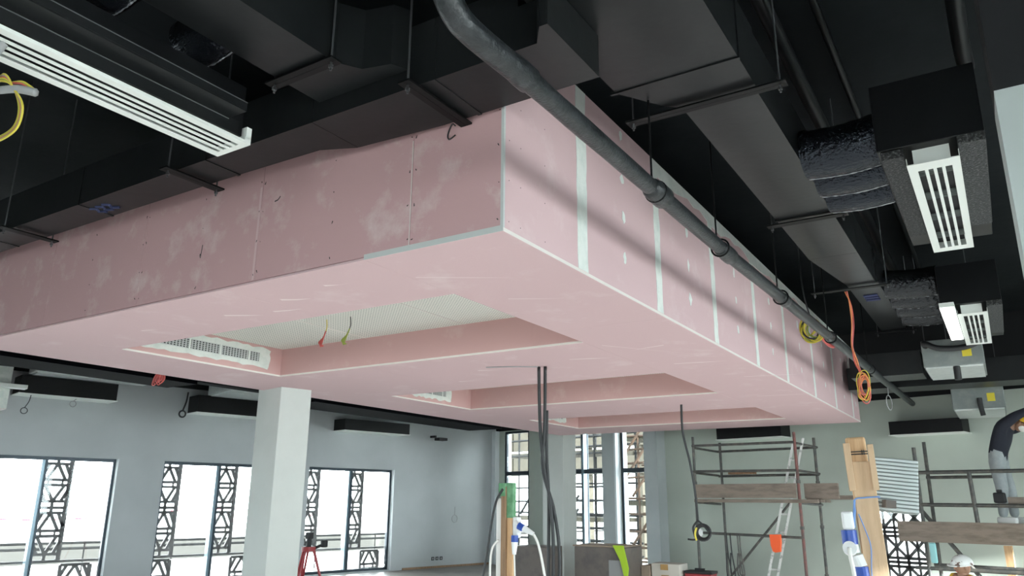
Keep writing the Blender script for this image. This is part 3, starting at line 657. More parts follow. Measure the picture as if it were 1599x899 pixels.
# dark pipes and ducts near the back wall on the right
duct('cross_duct','black cross duct beyond the pipe end near the back wall',[(R4(-1.6,-.75,10.95,11.5),3.2,3.5)],3.2,3.5)
duct('rear_duct','long low black duct crossing in front of the back wall at right',[(R4(-1.85,1.6,12.3,12.9),3.22,3.55)],3.22,3.55)
def blackpipe(label,pts,r,m='cable_black',seg=10,name='service_pipe',cat='pipe'): 
    bm=B(); tube(bm,smoothpts(pts,6),r,seg); return single(name,bm,m,label,cat,smooth=True)
blackpipe('thick black insulated pipe looping under the first fan coil unit',[(-.66,10.64,3.48),(-.66,10.52,3.50),(-.5,10.50,3.42),(-.2,10.50,3.42),(.05,10.50,3.55)],.035)
blackpipe('black drain stub hanging below the first fan coil unit',[(-.36,10.66,3.21),(-.36,10.655,3.13),(-.36,10.65,3.05)],.04)
blackpipe('black drain stub hanging below the lower fan coil unit',[(-.22,13.30,3.12),(-.215,13.30,2.98),(-.20,13.31,2.86)],.035)
blackpipe('black pipe running below the slab toward the nearer plenum box',[(.11,-.5,4.35),(.11,2,4.35),(.11,4.6,4.35),(.13,5.3,4.34)],.05,'black_paint')
blackpipe('dark conduit line along the slab right of the main duct',[(-.85,-.5,4.45),(-.86,5,4.45),(-.90,12,4.45)],.05,'black_paint')
blackpipe('second thin dark conduit line along the slab right of the main duct',[(-.64,-.5,4.67),(-.64,5,4.67),(-.64,12,4.67)],.025,'black_paint')
# slot diffuser boxes along the window wall and back wall
def slotbox(label,u0,u1,v0,v1,z0,z1,lip='v'):
    t=thing('slot_diffuser',label,'air diffuser',SH((u0+u1)/2,(v0+v1)/2,z0),'black slot boxes on the walls')
    bm=B(); box(bm,u0,u1,v0,v1,z0+.012,z1); part('box_body',bm,'black_paint',t,True)
    bm=B(); box(bm,u0-.02,u1+.02,v0-.02,v1+.02,z0,z0+.012); part('white_lip',bm,'white_metal',t,True); return t
slotbox('black slot diffuser box at the far left above the lattice windows',-15.41,-14.95,3.12,4.66,3.29,3.60)
slotbox('black slot diffuser box left of the pale column above the windows',-15.41,-14.95,6.15,8.0,3.22,3.56)
slotbox('black slot diffuser box right of the pale column above the windows',-15.41,-14.95,9.5,11.3,3.10,3.36)
slotbox('black slot diffuser box on the back wall above the scaffold',-8.4,-7.0,14.2,14.59,2.83,3.1,'u')
slotbox('black slot diffuser box on the back wall near the standing worker',-5.0,-3.85,14.2,14.59,2.74,2.98,'u')
for lab,a in (('bright galvanised unit above the far left slot box',(-14.9,-14.5,3.2,5.1,3.62,3.9)),('bright galvanised unit above the slot box left of the column',(-14.9,-13.9,6.3,8.4,3.56,3.9)),('bright galvanised unit above the slot box right of the column',(-14.9,-14.4,9.0,10.9,3.50,3.8))):
    t=thing('ceiling_unit',lab,'fan coil unit',SH((a[0]+a[1])/2,(a[2]+a[3])/2,a[4]),'units over the windows')
    bm=B(); box(bm,*a,bev=.01); part('casing',bm,'galv',t,True)
    bm=B(); box(bm,a[0]+.05,a[1]-.05,a[2]+.05,a[3]-.05,a[4]-.02,a[4]); part('drain_pan',bm,'galv',t,True)
    for v in (a[2]+.2,a[3]-.2): bm=B(); cyl(bm,((a[0]+a[1])/2,v,a[5]-.01),((a[0]+a[1])/2,v,4.7),.008,6); part('threaded_rod',bm,'steel_rod',t,True)
# small pink bulkhead at the far left
t=thing('side_bulkhead','small pink plasterboard bulkhead with white filler strip at left edge','ceiling bulkhead',SH(-14.8,1.8,2.95))
bm=B(); box(bm,-15.4,-14.3,.4,2.85,2.96,3.62); part('plasterboard',bm,'pink',t,True)
bm=B(); box(bm,-14.3,-14.297,2.66,2.85,2.96,3.62); part('joint_strip',bm,'plaster',t,True)
bm=B(); box(bm,-15.4,-14.3,.4,2.85,2.948,2.96); part('plasterboard',bm,'bead',t,True)
for z in (3.1,3.4): bm=B(); box(bm,-14.3,-14.297,2.52,2.58,z,z+.06); part('filler_dab',bm,'plaster',t,True)
bm=B(); box(bm,-14.29,-14.1,2.3,3.05,3.27,3.33); part('white_trunking',bm,'white_metal',t,True)
# ------------------------------------------------------------------ loose wires and cables
def wires(name,label,strands,cat='wires',seg=6):
    allp=[Vector(p) for s in strands for p in s[0]]; c=sum(allp,Vector())/len(allp)
    t=thing(name,label,cat,c)
    for pts,r,m in strands:
        bm=B(); tube(bm,smoothpts(pts,6),r,seg); part('wire',bm,m,t,smooth=True)
    return t
def tangle(c,rx,rz,n,m,r,seed,turns=1.3):
    rnd=random.Random(seed); out=[]
    for i in range(n):
        ph=rnd.uniform(0,6.28); ox,oz=rnd.uniform(-.25,.25)*rx,rnd.uniform(-.2,.2)*rz; k=rnd.uniform(.6,1.05); tl=rnd.uniform(-.5,.5)
        pts=[(c[0]+ox+rx*k*math.cos(ph+a)+tl*rz*.4*math.sin(ph+a),c[1]+rnd.uniform(-.03,.03)+i*.006,c[2]+oz+rz*k*math.sin(ph+a)) for a in [turns*2*math.pi*j/12 for j in range(13)]]
        out.append((pts,r,m if isinstance(m,str) else m[i%len(m)]))
    return out
st=[]
for k,m in enumerate(('wire_yellow','wire_green','wire_yellow','wire_red','wire_grey','wire_yellow')):
    o=.012*k
    st.append(([(-3.32,1.16+o,3.20),(-3.12,1.18,3.17+.006*k),(-3.06,1.20,3.13),(-3.03+o*.4,1.22,3.05),(-3.06+o*.4,1.23,2.985-o*.25),(-3.16,1.23,2.965-o*.3),(-3.34,1.23,2.985-o*.3)],.0045,m))
for k,m in enumerate(('wire_yellow','wire_green','wire_red')):
    st.append(([(-3.10,1.20,3.165),(-3.05,1.22,3.165-.004*k),(-3.02,1.24,3.145-.005*k),(-2.995,1.25,3.125)],.0045,m))
st.append(([(-3.30,1.14,3.15),(-3.14,1.18,3.135),(-3.05,1.21,3.128),(-2.985,1.25,3.112)],.016,'wire_grey'))
st.append(([(-3.18,1.05,3.16),(-3.12,1.10,3.20),(-3.07,1.14,3.30)],.02,'wire_grey')); st.append(([(-3.22,1.06,3.18),(-3.15,1.10,3.22),(-3.11,1.13,3.30)],.008,'cable_white'))
wires('wire_bundle','bundle of yellow red and grey wires hanging below the slotted diffuser',st)
rnd=random.Random(6)
st=[]
for k,m in enumerate(('wire_orange','wire_pink','wire_orange','wire_red')):
    f=lambda a:(rnd.uniform(-.015,.015)+a[0],a[1]+rnd.uniform(-.01,.01),a[2])
    st.append(([f((-1.16,8.24,3.70)),f((-1.14,8.25,3.55)),f((-1.13,8.26,3.35)),f((-1.17,8.27,3.15)),f((-1.15,8.3,2.98)),f((-1.12,8.32,2.86))],.006,m))
st+=tangle((-1.10,8.3,2.72),.055,.14,8,('wire_orange','wire_pink','wire_orange','wire_yellow'),.005,3)
wires('wire_tangle','twisted orange wires ending in a loose tangle before the pipe',st)
wires('wire_coil','coil of yellow wires dangling over the right face of the bulkhead',tangle((-1.60,8.6,3.42),.10,.13,8,('wire_yellow','wire_green','wire_yellow','cable_black'),.009,8)+[([(-1.55,8.7,3.38),(-1.5,8.9,3.30),(-1.48,9.1,3.30)],.02,'wire_red'),([(-1.6,8.6,3.55),(-1.65,8.6,3.9),(-1.66,8.6,4.69)],.009,'cable_black')])
# wires in the first coffer
def coffer(x,y,m1,m2,label,dx):
    st=[([(x,y,3.155),(x+.01,y,3.09),(x,y,3.05)],.004,m2)]
    for k in range(4): st.append(([(x,y,3.05),(x-.012*k+dx*.4,y+.008*k,3.0),(x+dx-.01*k,y,2.92+.01*k),(x+dx*1.1+.012*k,y,2.915)],.0055,m1))
    wires('ceiling_wire',label,st)
coffer(-4.98,4.75,'wire_red','wire_yellow','short red wires hanging from the perforated coffer ceiling',-.05)
coffer(-4.72,4.78,'wire_green','cable_black','yellow green wires hanging from the perforated coffer ceiling',-.06)
wires('red_wires','bunch of red wires dangling behind the left edge of the bulkhead',[([(-7.62+.02*k,4.9,2.95),(-7.64+.025*k,4.86,2.86),(-7.65+.03*k,4.85,2.78+.012*(k%3)),(-7.62+.03*k,4.86,2.775+.012*(k%3)),(-7.61+.024*k,4.9,2.84),(-7.62+.02*k,4.9,2.93)],.005,('wire_pink','wire_red')[k%2]) for k in range(5)]+[([(-7.62,4.9,2.9),(-7.62,4.9,3.4),(-7.62,4.9,4.69)],.008,'wire_red')])
wires('wire_scrap','curled black wire scrap dangling at the bulkhead front corner hanger',[([(-2.2,2.90,3.49),(-2.24,2.925,3.52),(-2.27,2.93,3.47),(-2.26,2.93,3.44),(-2.22,2.93,3.455)],.004,'cable_black')])
# rings of cable by the window wall
def ring_cable(label,c,r,drop,w,m='cable_black',drift=.05):
    u,v,z=c; pts=[SH(u,v+r*math.sin(a),z+r*math.cos(a)) for a in [2*math.pi*k/16 for k in range(17)]]
    st=[(pts,w,m),([SH(u,v,z+r),SH(u,v+drift,z+r+drop*.5),SH(u,v+drift*1.3,z+r+drop)],w,m)]
    wires('cable_ring',label,st,'cable')
ring_cable('thin ring of dark wire hanging below the far left slot box',(-15.1,3.27,3.02),.05,.22,.007)
ring_cable('thick black cable ring hanging left of the pale column',(-14.9,5.85,3.16),.06,.36,.016)
ring_cable('pale cable loop hanging from the far left slot box underside',(-15.1,4.0,3.2),.05,.1,.008,'wire_grey')
ring_cable('faint pale cable ring on the window wall above the sockets',(-15.395,13.17,1.16),.09,.2,.006,'wire_grey',0)
ring_cable('thin pale cable coil hanging by the dark duct past the pipe end',(-3.9,11.2,2.95),.10,.3,.007,'wire_grey',0.02)
# three black cables through the bulkhead
t=thing('hanging_cables','three thick black cables hanging from the bulkhead underside to the floor','cables',(-3.75,6.4,0))
for pts in ([(-3.745,6.40,2.87),(-3.745,6.42,2.3),(-3.72,6.45,1.9),(-3.66,6.48,1.5),(-3.66,6.5,.9),(-3.75,6.5,0.02)],[(-3.685,6.42,2.87),(-3.70,6.43,2.3),(-3.735,6.45,1.9),(-3.64,6.5,1.5),(-3.60,6.52,1.05),(-3.68,6.55,.5),(-3.8,6.6,.02)],[(-3.715,6.5,2.45),(-3.72,6.5,2.0),(-3.70,6.5,1.6),(-3.71,6.5,.9),(-3.72,6.5,.02)]):
    bm=B(); tube(bm,smoothpts(pts,8),.0165,8); part('cable',bm,'cable_black',t,smooth=True)
bm=B(); tube(bm,smoothpts([(-3.73,6.40,2.864),(-3.95,6.25,2.862),(-4.2,6.15,2.862)],6),.005,6); part('tie_wire',bm,'wire_grey',t)
t=thing('hanging_cable','single black cable hanging from the bulkhead with a coiled end','cable',(-3.6,9.95,1.2))
bm=B(); tube(bm,smoothpts([(-3.61,9.97,2.87),(-3.62,10.0,2.5),(-3.56,10.05,2.1),(-3.53,10.1,1.7),(-3.55,10.2,1.37)],8),.016,8); part('cable',bm,'cable_black',t,smooth=True)
bm=B()
for k in range(3): tube(bm,[(-3.50+.105*math.cos(a)*(1-.1*k),10.22+.015*k,1.22+.10*math.sin(a)*(1-.1*k)) for a in [2*math.pi*j/18 for j in range(19)]],.016,8)
part('coil',bm,'cable_black',t,smooth=True)
bm=B(); tube(bm,smoothpts([(-3.55,10.2,1.37),(-3.62,10.2,1.28),(-3.60,10.2,1.16)],5),.014,8); tube(bm,smoothpts([(-3.55,10.2,1.37),(-3.47,10.2,1.30),(-3.42,10.2,1.24)],5),.014,8); tube(bm,smoothpts([(-3.70,10.2,1.13),(-3.62,10.2,1.125),(-3.56,10.2,1.14)],5),.012,8); part('loose_end',bm,'cable_black',t,smooth=True)
bm=B(); tube(bm,smoothpts([(-3.56,10.16,1.28),(-3.585,10.16,1.2),(-3.57,10.16,1.12)],5),.013,8); part('yellow_tie',bm,'wire_yellow',t)

# ------------------------------------------------------------------ timber stands with site sockets
def plug(t,base,d,s=1.0):
    """blue collar and pale body of an industrial plug along d"""
    p=Vector(base); d=Vector(d).normalized()
    b_=B(); cyl(b_,p,p+d*.06*s,.034*s,16); part('blue_collar',b_,'plug_blue',t,smooth=False)
    b_=B(); cyl(b_,p+d*.06*s,p+d*.17*s,.032*s,16,r2=.018*s); o=part('plug_body',b_,'plug_white',t); return p+d*.17*s
ax,ay=-3.66,5.75
t=thing('timber_stand','narrow pale timber post with green tape and blue site sockets','socket stand',(ax,ay,0))
bm=B(); box(bm,ax-.025,ax+.028,ay,ay+.05,0,1.735,bev=.003); part('post',bm,'wood_pale',t)
bm=B(); box(bm,ax-.075,ax-.027,ay-.02,ay+.045,0,1.72,bev=.003); part('side_batten',bm,'wood_brown',t)
bm=B(); box(bm,ax-.030,ax+.036,ay-.004,ay+.056,1.46,1.752,bev=.006); box(bm,ax-.098,ax-.03,ay-.024,ay+.0,1.64,1.748); part('green_wrap',bm,'green_cloth',t)
bm=B(); box(bm,ax-.145,ax-.09,ay+.02,ay+.035,.3,1.62); part('pale_strip',bm,'mask_white',t)
bm=B(); box(bm,ax+.03,ax+.085,ay,ay+.06,1.30,1.47,bev=.01); part('socket_box',bm,'plug_white',t)
e=plug(t,(ax+.055,ay-.0,1.32),(0,-.05,-1),.9); bm=B(); tube(bm,smoothpts([e,(e.x+.01,e.y,e.z-.2),(e.x+.04,e.y,.6),(e.x+.1,e.y,.02)],6),.007,8); part('white_cable',bm,'cable_white',t,smooth=True)
e=plug(t,(ax+.10,ay-.01,1.40),(1,0.05,-.45),.9); bm=B(); tube(bm,smoothpts([(ax+.055,ay-.005,1.42),(ax+.11,ay-.01,1.40)],3),.025,8); part('plug_socket',bm,'plug_white',t)
bm=B(); tube(bm,smoothpts([e,(e.x+.06,e.y,e.z-.12),(e.x+.14,e.y,.85),(e.x+.3,e.y,.02)],6),.011,8); part('white_cable',bm,'cable_white',t,smooth=True)
bm=B(); tube(bm,smoothpts([(ax-.05,ay-.03,1.70),(ax-.12,ay-.05,1.55),(ax-.2,ay-.06,1.1),(ax-.33,ay-.05,.5),(ax-.5,ay,.02)],6),.010,8); part('black_cable',bm,'cable_black',t,smooth=True)
bm=B(); tube(bm,smoothpts([(ax-.09,ay-.03,1.28),(ax-.15,ay-.04,1.2),(ax-.165,ay-.04,1.0),(ax-.14,ay-.04,.6),(ax-.2,ay,.02)],6),.010,8); part('white_cable',bm,'cable_white',t,smooth=True)
# nearer stand on the right; boards in a local frame facing the camera
bx_,by_=-.60,4.50
t=thing('timber_stand','tall pale plank post with nailed battens and blue plugs, right foreground','socket stand',(bx_,by_,0))
FR=Matrix.Translation((bx_,by_,0))@Matrix.Rotation(math.radians(8),4,'Z')
LN=FR@Matrix.Shear('XY',4,(-.035,0)) if False else FR
def lb(name,x0,x1,y0,y1,z0,z1,m,tilt=0,bev=.003):
    b_=B(); box(b_,x0,x1,y0,y1,z0,z1,bev=bev); bmesh.ops.transform(b_,matrix=FR@Matrix.Rotation(tilt,4,'Y'),verts=b_.verts); return part(name,b_,m,t)
TL=-.035
lb('plank',-.048,.062,0,.03,0,1.815,'wood_front',TL); lb('rear_post',-.055,.045,.032,.10,0,1.945,'wood_pale',TL,.012)
lb('batten',-.068,-.034,-.025,.0,1.665,1.912,'wood_front',TL); lb('batten',.048,.078,-.025,.0,1.665,1.90,'wood_front',TL)
b_=B()
for zz in (1.868,1.855): cyl(b_,(-.04,.028,zz),(.05,.028,zz),.003,6)
for xx in (.02,.03): cyl(b_,(xx,.027,1.85),(xx,.027,1.875),.003,6)
bmesh.ops.transform(b_,matrix=FR@Matrix.Rotation(TL,4,'Y'),verts=b_.verts); part('binding_wire',b_,'cable_black',t)
P=lambda x,y,z: FR@Matrix.Rotation(TL,4,'Y')@Vector((x,y,z))
lb('socket_block',-.125,-.068,-.03,.05,1.47,1.565,'plug_white',TL,.012)
b_=B(); cyl(b_,P(-.10,0,1.47),P(-.10,0,1.40),.038,18); part('blue_collar',b_,'plug_blue',t)
b_=B(); cyl(b_,P(-.10,.0,1.40),P(-.095,-.0,1.355),.036,18); cyl(b_,P(-.105,-.055,1.385),P(-.105,-.02,1.375),.034,18); part('plug_body',b_,'plug_white',t)
b_=B(); tube(b_,smoothpts([P(-.105,-.057,1.385),P(-.107,-.065,1.34),P(-.10,-.06,1.2),P(-.10,-.05,.6),P(-.15,-.05,.02)],6),.010,8); part('white_cable',b_,'cable_white',t,smooth=True)
b_=B(); cyl(b_,P(-.075,.02,1.345),P(-.06,.02,1.29),.034,16); part('plug_body',b_,'plug_white',t)
b_=B(); cyl(b_,P(-.06,.02,1.29),P(-.055,.02,1.17),.036,16); part('blue_collar',b_,'plug_blue',t)
b_=B(); tube(b_,smoothpts([P(-.075,0,1.47),P(-.055,-.01,1.56),P(-.05,-.012,1.62),P(0,-.012,1.63),P(.065,-.01,1.632),P(.07,.01,1.63)],6),.004,6); tube(b_,smoothpts([P(-.05,-.01,1.62),P(-.062,-.008,1.55),P(-.07,-.008,1.48)],6),.006,6)
tube(b_,smoothpts([P(-.04,-.006,1.55),P(-.015,-.006,1.45),P(-.005,-.006,1.38),P(-.02,-.006,1.25),P(-.02,-.006,1.1)],6),.003,6); part('blue_string',b_,'wire_blue' if 'wire_blue' in MATS else mat('wire_blue',(.16,.30,.62),.6),t,smooth=True)
# ribbed metal box fixed behind the plank
t2=thing('ribbed_box','pale ribbed metal box behind the nailed plank post','metal box',(-.50,4.75,1.56))
FB=Matrix.Translation((-.515,4.72,1.55))@Matrix.Rotation(math.radians(20),4,'Z')@Matrix.Rotation(math.radians(6),4,'Y')
b_=B(); box(b_,-.14,.085,0,.16,0,.285,bev=.004); bmesh.ops.transform(b_,matrix=FB,verts=b_.verts); part('casing',b_,'galv_dark',t2)
for k in range(14):
    z=.012+k*.0198; b_=B(); box(b_,-.138,.083,-.012,.0,z-.002,z+.0125,bev=.003); bmesh.ops.transform(b_,matrix=FB,verts=b_.verts); part('rib',b_,'rib_metal',t2)
b_=B(); box(b_,-.185,-.142,.0,.15,-.01,.17); bmesh.ops.transform(b_,matrix=FB,verts=b_.verts); part('dark_bracket',b_,'wrap_grey',t2)
b_=B(); box(b_,-.10,-.05,-.10,.0,.02,.06); bmesh.ops.transform(b_,matrix=FB,verts=b_.verts); part('mounting_arm',b_,'wrap_grey',t2)

# ------------------------------------------------------------------ indoor scaffolds (u, v, z)
def tubes(t,name,segs,r=.024,m='scaffold_steel'):
    for a,b in segs:
        b_=B(); cyl(b_,a,b,r,10); part(name,b_,m,t,True)
t=thing('scaffold_tower','steel tube scaffold tower with plank deck against the back wall','scaffold',SH(-6.65,12.4,0))
uL,uR,v0,v1=-7.58,-5.70,12.0,12.8
tubes(t,'standard',[((uL,v0,0),(uL,v0,2.72)),((uL+.06,v1,0),(uL+.06,v1,2.66)),((uR-.04,v1,0),(uR-.04,v1,2.66))])
tubes(t,'standard',[((uR,v0,0),(uR,v0,2.70))],m='scaffold_red')
for z in (2.56,2.12,1.10): tubes(t,'ledger',[((uL,v0-.04,z),(uR,v0-.04,z-.02))],.021)
for z in (2.50,2.06): tubes(t,'ledger',[((uL,v1,z),(uR,v1,z))],.021)
for z in (2.53,2.10,1.60): tubes(t,'transom_tube',[((uL,v0,z),(uL,v1,z-.03)),((uR,v0,z),(uR,v1,z-.03))],.02)
tubes(t,'brace',[((uL+.1,v1+.03,.35),(-6.25,v1+.03,1.62))],.021)
b_=B(); box(b_,uL-.02,uR+.3,v0-.03,v0+.03,1.60,1.655); part('deck_plank',b_,'plank',t,True)
for z in (.45,1.2,1.9): 
    for u,v in ((uL,v0),(uR,v0),(uR-.04,v1)): b_=B(); cyl(b_,(u,v,z),(u,v,z+.05),.034,10); part('coupler',b_,'scaffold_steel',t,True)
b_=B(); box(b_,uL+.02,uR-.02,v0-.075,v0-.035,1.675,1.90); part('toe_board',b_,'plank',t,True)
for k in range(2): b_=B(); box(b_,uL-.02,uR+.15,v0+.42+.19*k,v0+.59+.19*k,1.61,1.655); part('deck_plank',b_,'plank',t,True)
b_=B(); box(b_,uR+.04,uR+.58,v0+.1,v0+.14,1.67,1.90); part('toe_board',b_,'plank',t,True)
b_=B(); box(b_,uR-.1,uR+.68,v0+.45,v0+.59,1.656,1.72); part('deck_plank',b_,'plank',t,True)
b_=B(); box(b_,uL+.25,uL+.75,v1-.1,v1,2.085,2.13); part('loose_batten',b_,'wood_brown',t,True)
# ladder leaning on the tower
t=thing('ladder','paint stained aluminium ladder leaning on the red scaffold pole','ladder',SH(-6.2,11.6,0))
a0,a1=Vector((-6.46,12.13,0.0)),Vector((-5.74,12.24,2.62)); d=(a1-a0); wv=Vector((.05,-.35,0)).normalized()*.36*.5
wv=Vector((.062,.03,0))
for s in (-1,1):
    b_=B(); q=a0+wv*s; e=a1+wv*s; X=d.normalized(); Y=wv.normalized(); Z=X.cross(Y)
    box(b_,0,d.length,-.02,.02,-.035,.035); bmesh.ops.transform(b_,matrix=Matrix.Translation(q)@Matrix((X,Y,Z)).transposed().to_4x4(),verts=b_.verts); part('stile',b_,'aluminium',t,True)
for k in range(1,9):
    c=a0+d*(k/9.2); b_=B(); cyl(b_,c-wv,c+wv,.016,8); part('rung',b_,'aluminium',t,True)
b_=B(); 
import itertools
pts=[(-6.20,1.115),(-6.02,1.12),(-6.02,1.0),(-6.04,.86),(-6.12,.845),(-6.16,.86),(-6.19,.95)]
prism(b_,pts,11.88,11.925,'xzy'); single('orange_cloth',b_,'orange_cloth','bright orange cloth hanging on the scaffold tower rail','cloth',shell=True)
b_=B(); cyl(b_,(-7.52,11.93,1.10),(-7.52,11.95,1.10),.075,18); single('white_disc',b_,'plug_white','white round disc tied to the scaffold corner post','disc',shell=True)
st=[]
for k,u in enumerate((-7.0,-6.93,-6.80,-6.76)):
    st.append(([SH(u,11.94,1.10),SH(u+.01,11.94,.8),SH(u+.05,11.94,.5),SH(u+.02,11.94,.38+.03*k),SH(u-.03,11.94,.5),SH(u-.01,11.94,.8)],.012,'cable_black' if k<2 else 'scaffold_steel'))
wires('hanging_straps','dark straps looped over the lower scaffold tower rail',st,'straps')
# right scaffold
t=thing('scaffold_platform','tube scaffold platform with long plank under the standing worker','scaffold',SH(-3,12.9,0))
v0,v1=12.6,13.4
tubes(t,'ledger',[((-4.25,v0,2.05),(-1.0,v0,2.05)),((-4.25,v0,1.59),(-1.0,v0,1.57)),((-4.3,v0,.70),(-1.0,v0,.72)),((-4.3,v1,.70),(-1.0,v1,.70))],.027)
tubes(t,'ledger',[((-4.25,v1,2.0),(-3.3,v1,2.0))],.024)
tubes(t,'standard',[((-4.12,v0,0),(-4.12,v0,2.42)),((-4.22,v1,0),(-4.22,v1,2.55)),((-1.3,v0,0),(-1.3,v0,2.3)),((-1.3,v1,0),(-1.3,v1,2.3))],.027)
tubes(t,'standard',[((-3.40,v0,1.3),(-3.42,v0,2.05))],.03)
tubes(t,'standard',[((-4.98,v0,0),(-4.98,v0,2.12))],.03)
tubes(t,'brace',[((-4.22,v0+.04,1.62),(-3.45,v0+.04,.58))],.03)
b_=B(); box(b_,-4.46,-.9,v0-.09,v0-.045,1.065,1.352); part('toe_board',b_,'plank',t,True)
for k in range(4): b_=B(); box(b_,-4.44,-.9,v0+.02+.2*k,v0+.2+.2*k,1.29,1.335); part('deck_plank',b_,'plank',t,True)
for k in range(5): tubes(t,'transom_tube',[((-4.2+.7*k,v0-.03,1.265),(-4.2+.7*k,v1+.03,1.265))],.022)
b_=B(); box(b_,-3.0,-2.2,v0+.05,v0+.09,1.60,1.70); single('timber_offcut',b_,'plank','short brown timber resting on the platform rail by the worker','timber',shell=True)
b_=B(); box(b_,-3.17,-3.02,v0+.02,v0+.10,1.617,1.76,bev=.02); box(b_,-3.12,-3.06,v0+.03,v0+.09,1.76,1.80,bev=.01); single('power_tool',b_,'slot_black','small black power tool on the rail before the worker','tool',shell=True)
b_=B(); box(b_,-3.62,-3.36,14.52,14.595,1.085,1.115); single('tube_light',b_,'tube_light','small glowing light strip on the back wall below the plank','lamp',shell=True)
b_=B(); box(b_,-3.55,-3.44,14.3,14.36,0,.98); single('leaning_timber',b_,'wood_pale','pale timber standing at the back wall below the light strip','timber',shell=True)
b_=B(); box(b_,-4.05,-3.96,12.48,12.53,.78,1.06,bev=.02); single('water_bottle',b_,'car_cyan','pale green bottle hanging below the platform plank','bottle',shell=True)

# ------------------------------------------------------------------ goods on the floor (world)
def crate(name,label,cat,x0,x1,y0,y1,z1,m,extra=()):
    t=thing(name,label,cat,((x0+x1)/2,(y0+y1)/2,0)); b_=B(); box(b_,x0,x1,y0,y1,0,z1,bev=.01); part('carton' if 'carton' in name else 'body',b_,m,t)
    for nm,a,mm in extra: b_=B(); box(b_,*a); part(nm,b_,mm,t)
    return t
crate('wrapped_pallet','brown wrapped pallet of goods behind the pale column','pallet',-6.5,-5.55,12.3,13.0,.86,'wrap_grey',[('top_sheet',(-6.52,-5.6,12.28,13.02,.862,.885),'cardboard'),('film_patch',(-5.85,-5.55,12.285,12.295,.2,.66),'wire_grey')])
b_=B(); prism(b_,[(-5.75,.90),(-5.56,.90),(-5.48,.55),(-5.50,.40),(-5.56,.42),(-5.62,.66)],12.24,12.27,'xzy'); single('hivis_vest',b_,'hivis','lime green vest hanging over the wrapped pallet','vest')
crate('dark_sacks','dark stacked sacks behind the narrow timber post','sacks',-7.6,-6.9,12.0,12.6,.84,'wrap_grey')
crate('carton_box','white carton with two brown labels beside the pallet','carton',-5.35,-4.85,12.9,13.3,.60,'carton_white',[('label_patch',(-5.18,-5.05,12.885,12.897,.50,.59),'brown_label'),('label_patch',(-5.17,-5.04,12.885,12.897,.32,.42),'brown_label')])
crate('carton_box','plain brown carton left of the white carton','carton',-5.54,-5.37,12.9,13.3,.56,'cardboard')
crate('tool_case','red tool case with black lid near the scaffold foot','case',-4.80,-4.35,13.0,13.3,.46,'red_case',[('lid',(-4.81,-4.34,12.99,13.31,.462,.50),'slot_black'),('handle',(-4.66,-4.5,13.1,13.15,.50,.54),'slot_black')])
b_=B(); box(b_,-15.40,-11.5,8.5,14.4,0.002,.014); single('floor_sheet',b_,'wrap_grey','brown protective sheet on the floor along the window wall','floor sheet',shell=True)  # added sheet carries the floor's brown here; the rest stays pale for bounce
# red tripod
tx,ty=-8.75,8.32
t=thing('survey_tripod','red survey tripod with black head before the lattice window','tripod',(tx,ty,0))
b_=B(); cyl(b_,(tx,ty,.88),(tx,ty,.94),.10,16); part('head_plate',b_,'red_case',t)
for a in (.6,2.7,4.8):
    for s in (-.05,.05):
        b_=B(); cyl(b_,(tx+.08*math.cos(a+s*6),ty+.08*math.sin(a+s*6),.90),(tx+.36*math.cos(a),ty+.36*math.sin(a),.0),.016,8); part('leg',b_,'red_case',t)
b_=B(); cyl(b_,(tx,ty,.94),(tx,ty,1.05),.035,14); box(b_,tx-.05,tx+.05,ty-.04,ty+.04,1.05,1.14,bev=.012); part('instrument',b_,'slot_black',t)
b_=B(); cyl(b_,(tx+.02,ty+.05,.9),(tx+.12,ty+.16,.97),.02,8); box(b_,tx+.10,tx+.19,ty+.12,ty+.2,.93,1.03,bev=.02); part('crank',b_,'slot_black',t)
# sockets on the window wall
for k,v in enumerate((12.52,12.65,12.78)):
    t=thing('wall_socket','small dark wall socket, %s in the row of three'%('leftmost','middle','rightmost')[k],'socket',SH(UL,v,.22),'three wall sockets')
    b_=B(); box(b_,UL+.001,UL+.006,v-.045,v+.045,.19,.27); part('back_box',b_,'slot_black',t,True)
    b_=B(); box(b_,UL+.006,UL+.010,v-.02,v+.02,.21,.25); part('terminal',b_,'wire_grey',t,True)
b_=B(); box(b_,-15.3,-15.1,12.35,12.62,3.05,3.12,bev=.01); box(b_,-15.41,-15.2,12.3,12.34,3.12,3.17); single('wall_camera',b_,'slot_black','small black bracketed camera on the window wall near the corner','camera',shell=True)

# ------------------------------------------------------------------ people
def skin_body(name,label,joints,bones,parent,m,root=0,sub=2):
    me=bpy.data.meshes.new(name); o_=[0,0,0]
    off=Vector(parent.location)
    me.from_pydata([Vector(j[0])-off for j in joints],bones,[]); o=bpy.data.objects.new(name,me); COL.objects.link(o); o.parent=parent
    md=o.modifiers.new('Skin','SKIN'); md.use_smooth_shade=True
    sv=me.skin_vertices[0].data
    for i,j in enumerate(joints): sv[i].radius=(j[1],j[1] if len(j)<3 else j[2]); sv[i].use_root=(i==root)
    s=o.modifiers.new('Sub','SUBSURF'); s.levels=sub; s.render_levels=sub
    me.materials.append(MATS[m])
    if label: o['label']=label
    return o
def ell(name,c,r,m,parent,rot=None,seg=20,cut=None):
    b_=B(); bmesh.ops.create_uvsphere(b_,u_segments=seg,v_segments=seg//2+2,radius=1)
    bmesh.ops.scale(b_,vec=r,verts=b_.verts)
    if cut is not None: bmesh.ops.delete(b_,geom=[v for v in b_.verts if v.co.z<cut],context='VERTS')
    if rot is not None: bmesh.ops.transform(b_,matrix=rot,verts=b_.verts)
    bmesh.ops.translate(b_,vec=c,verts=b_.verts); return part(name,b_,m,parent,smooth=True)
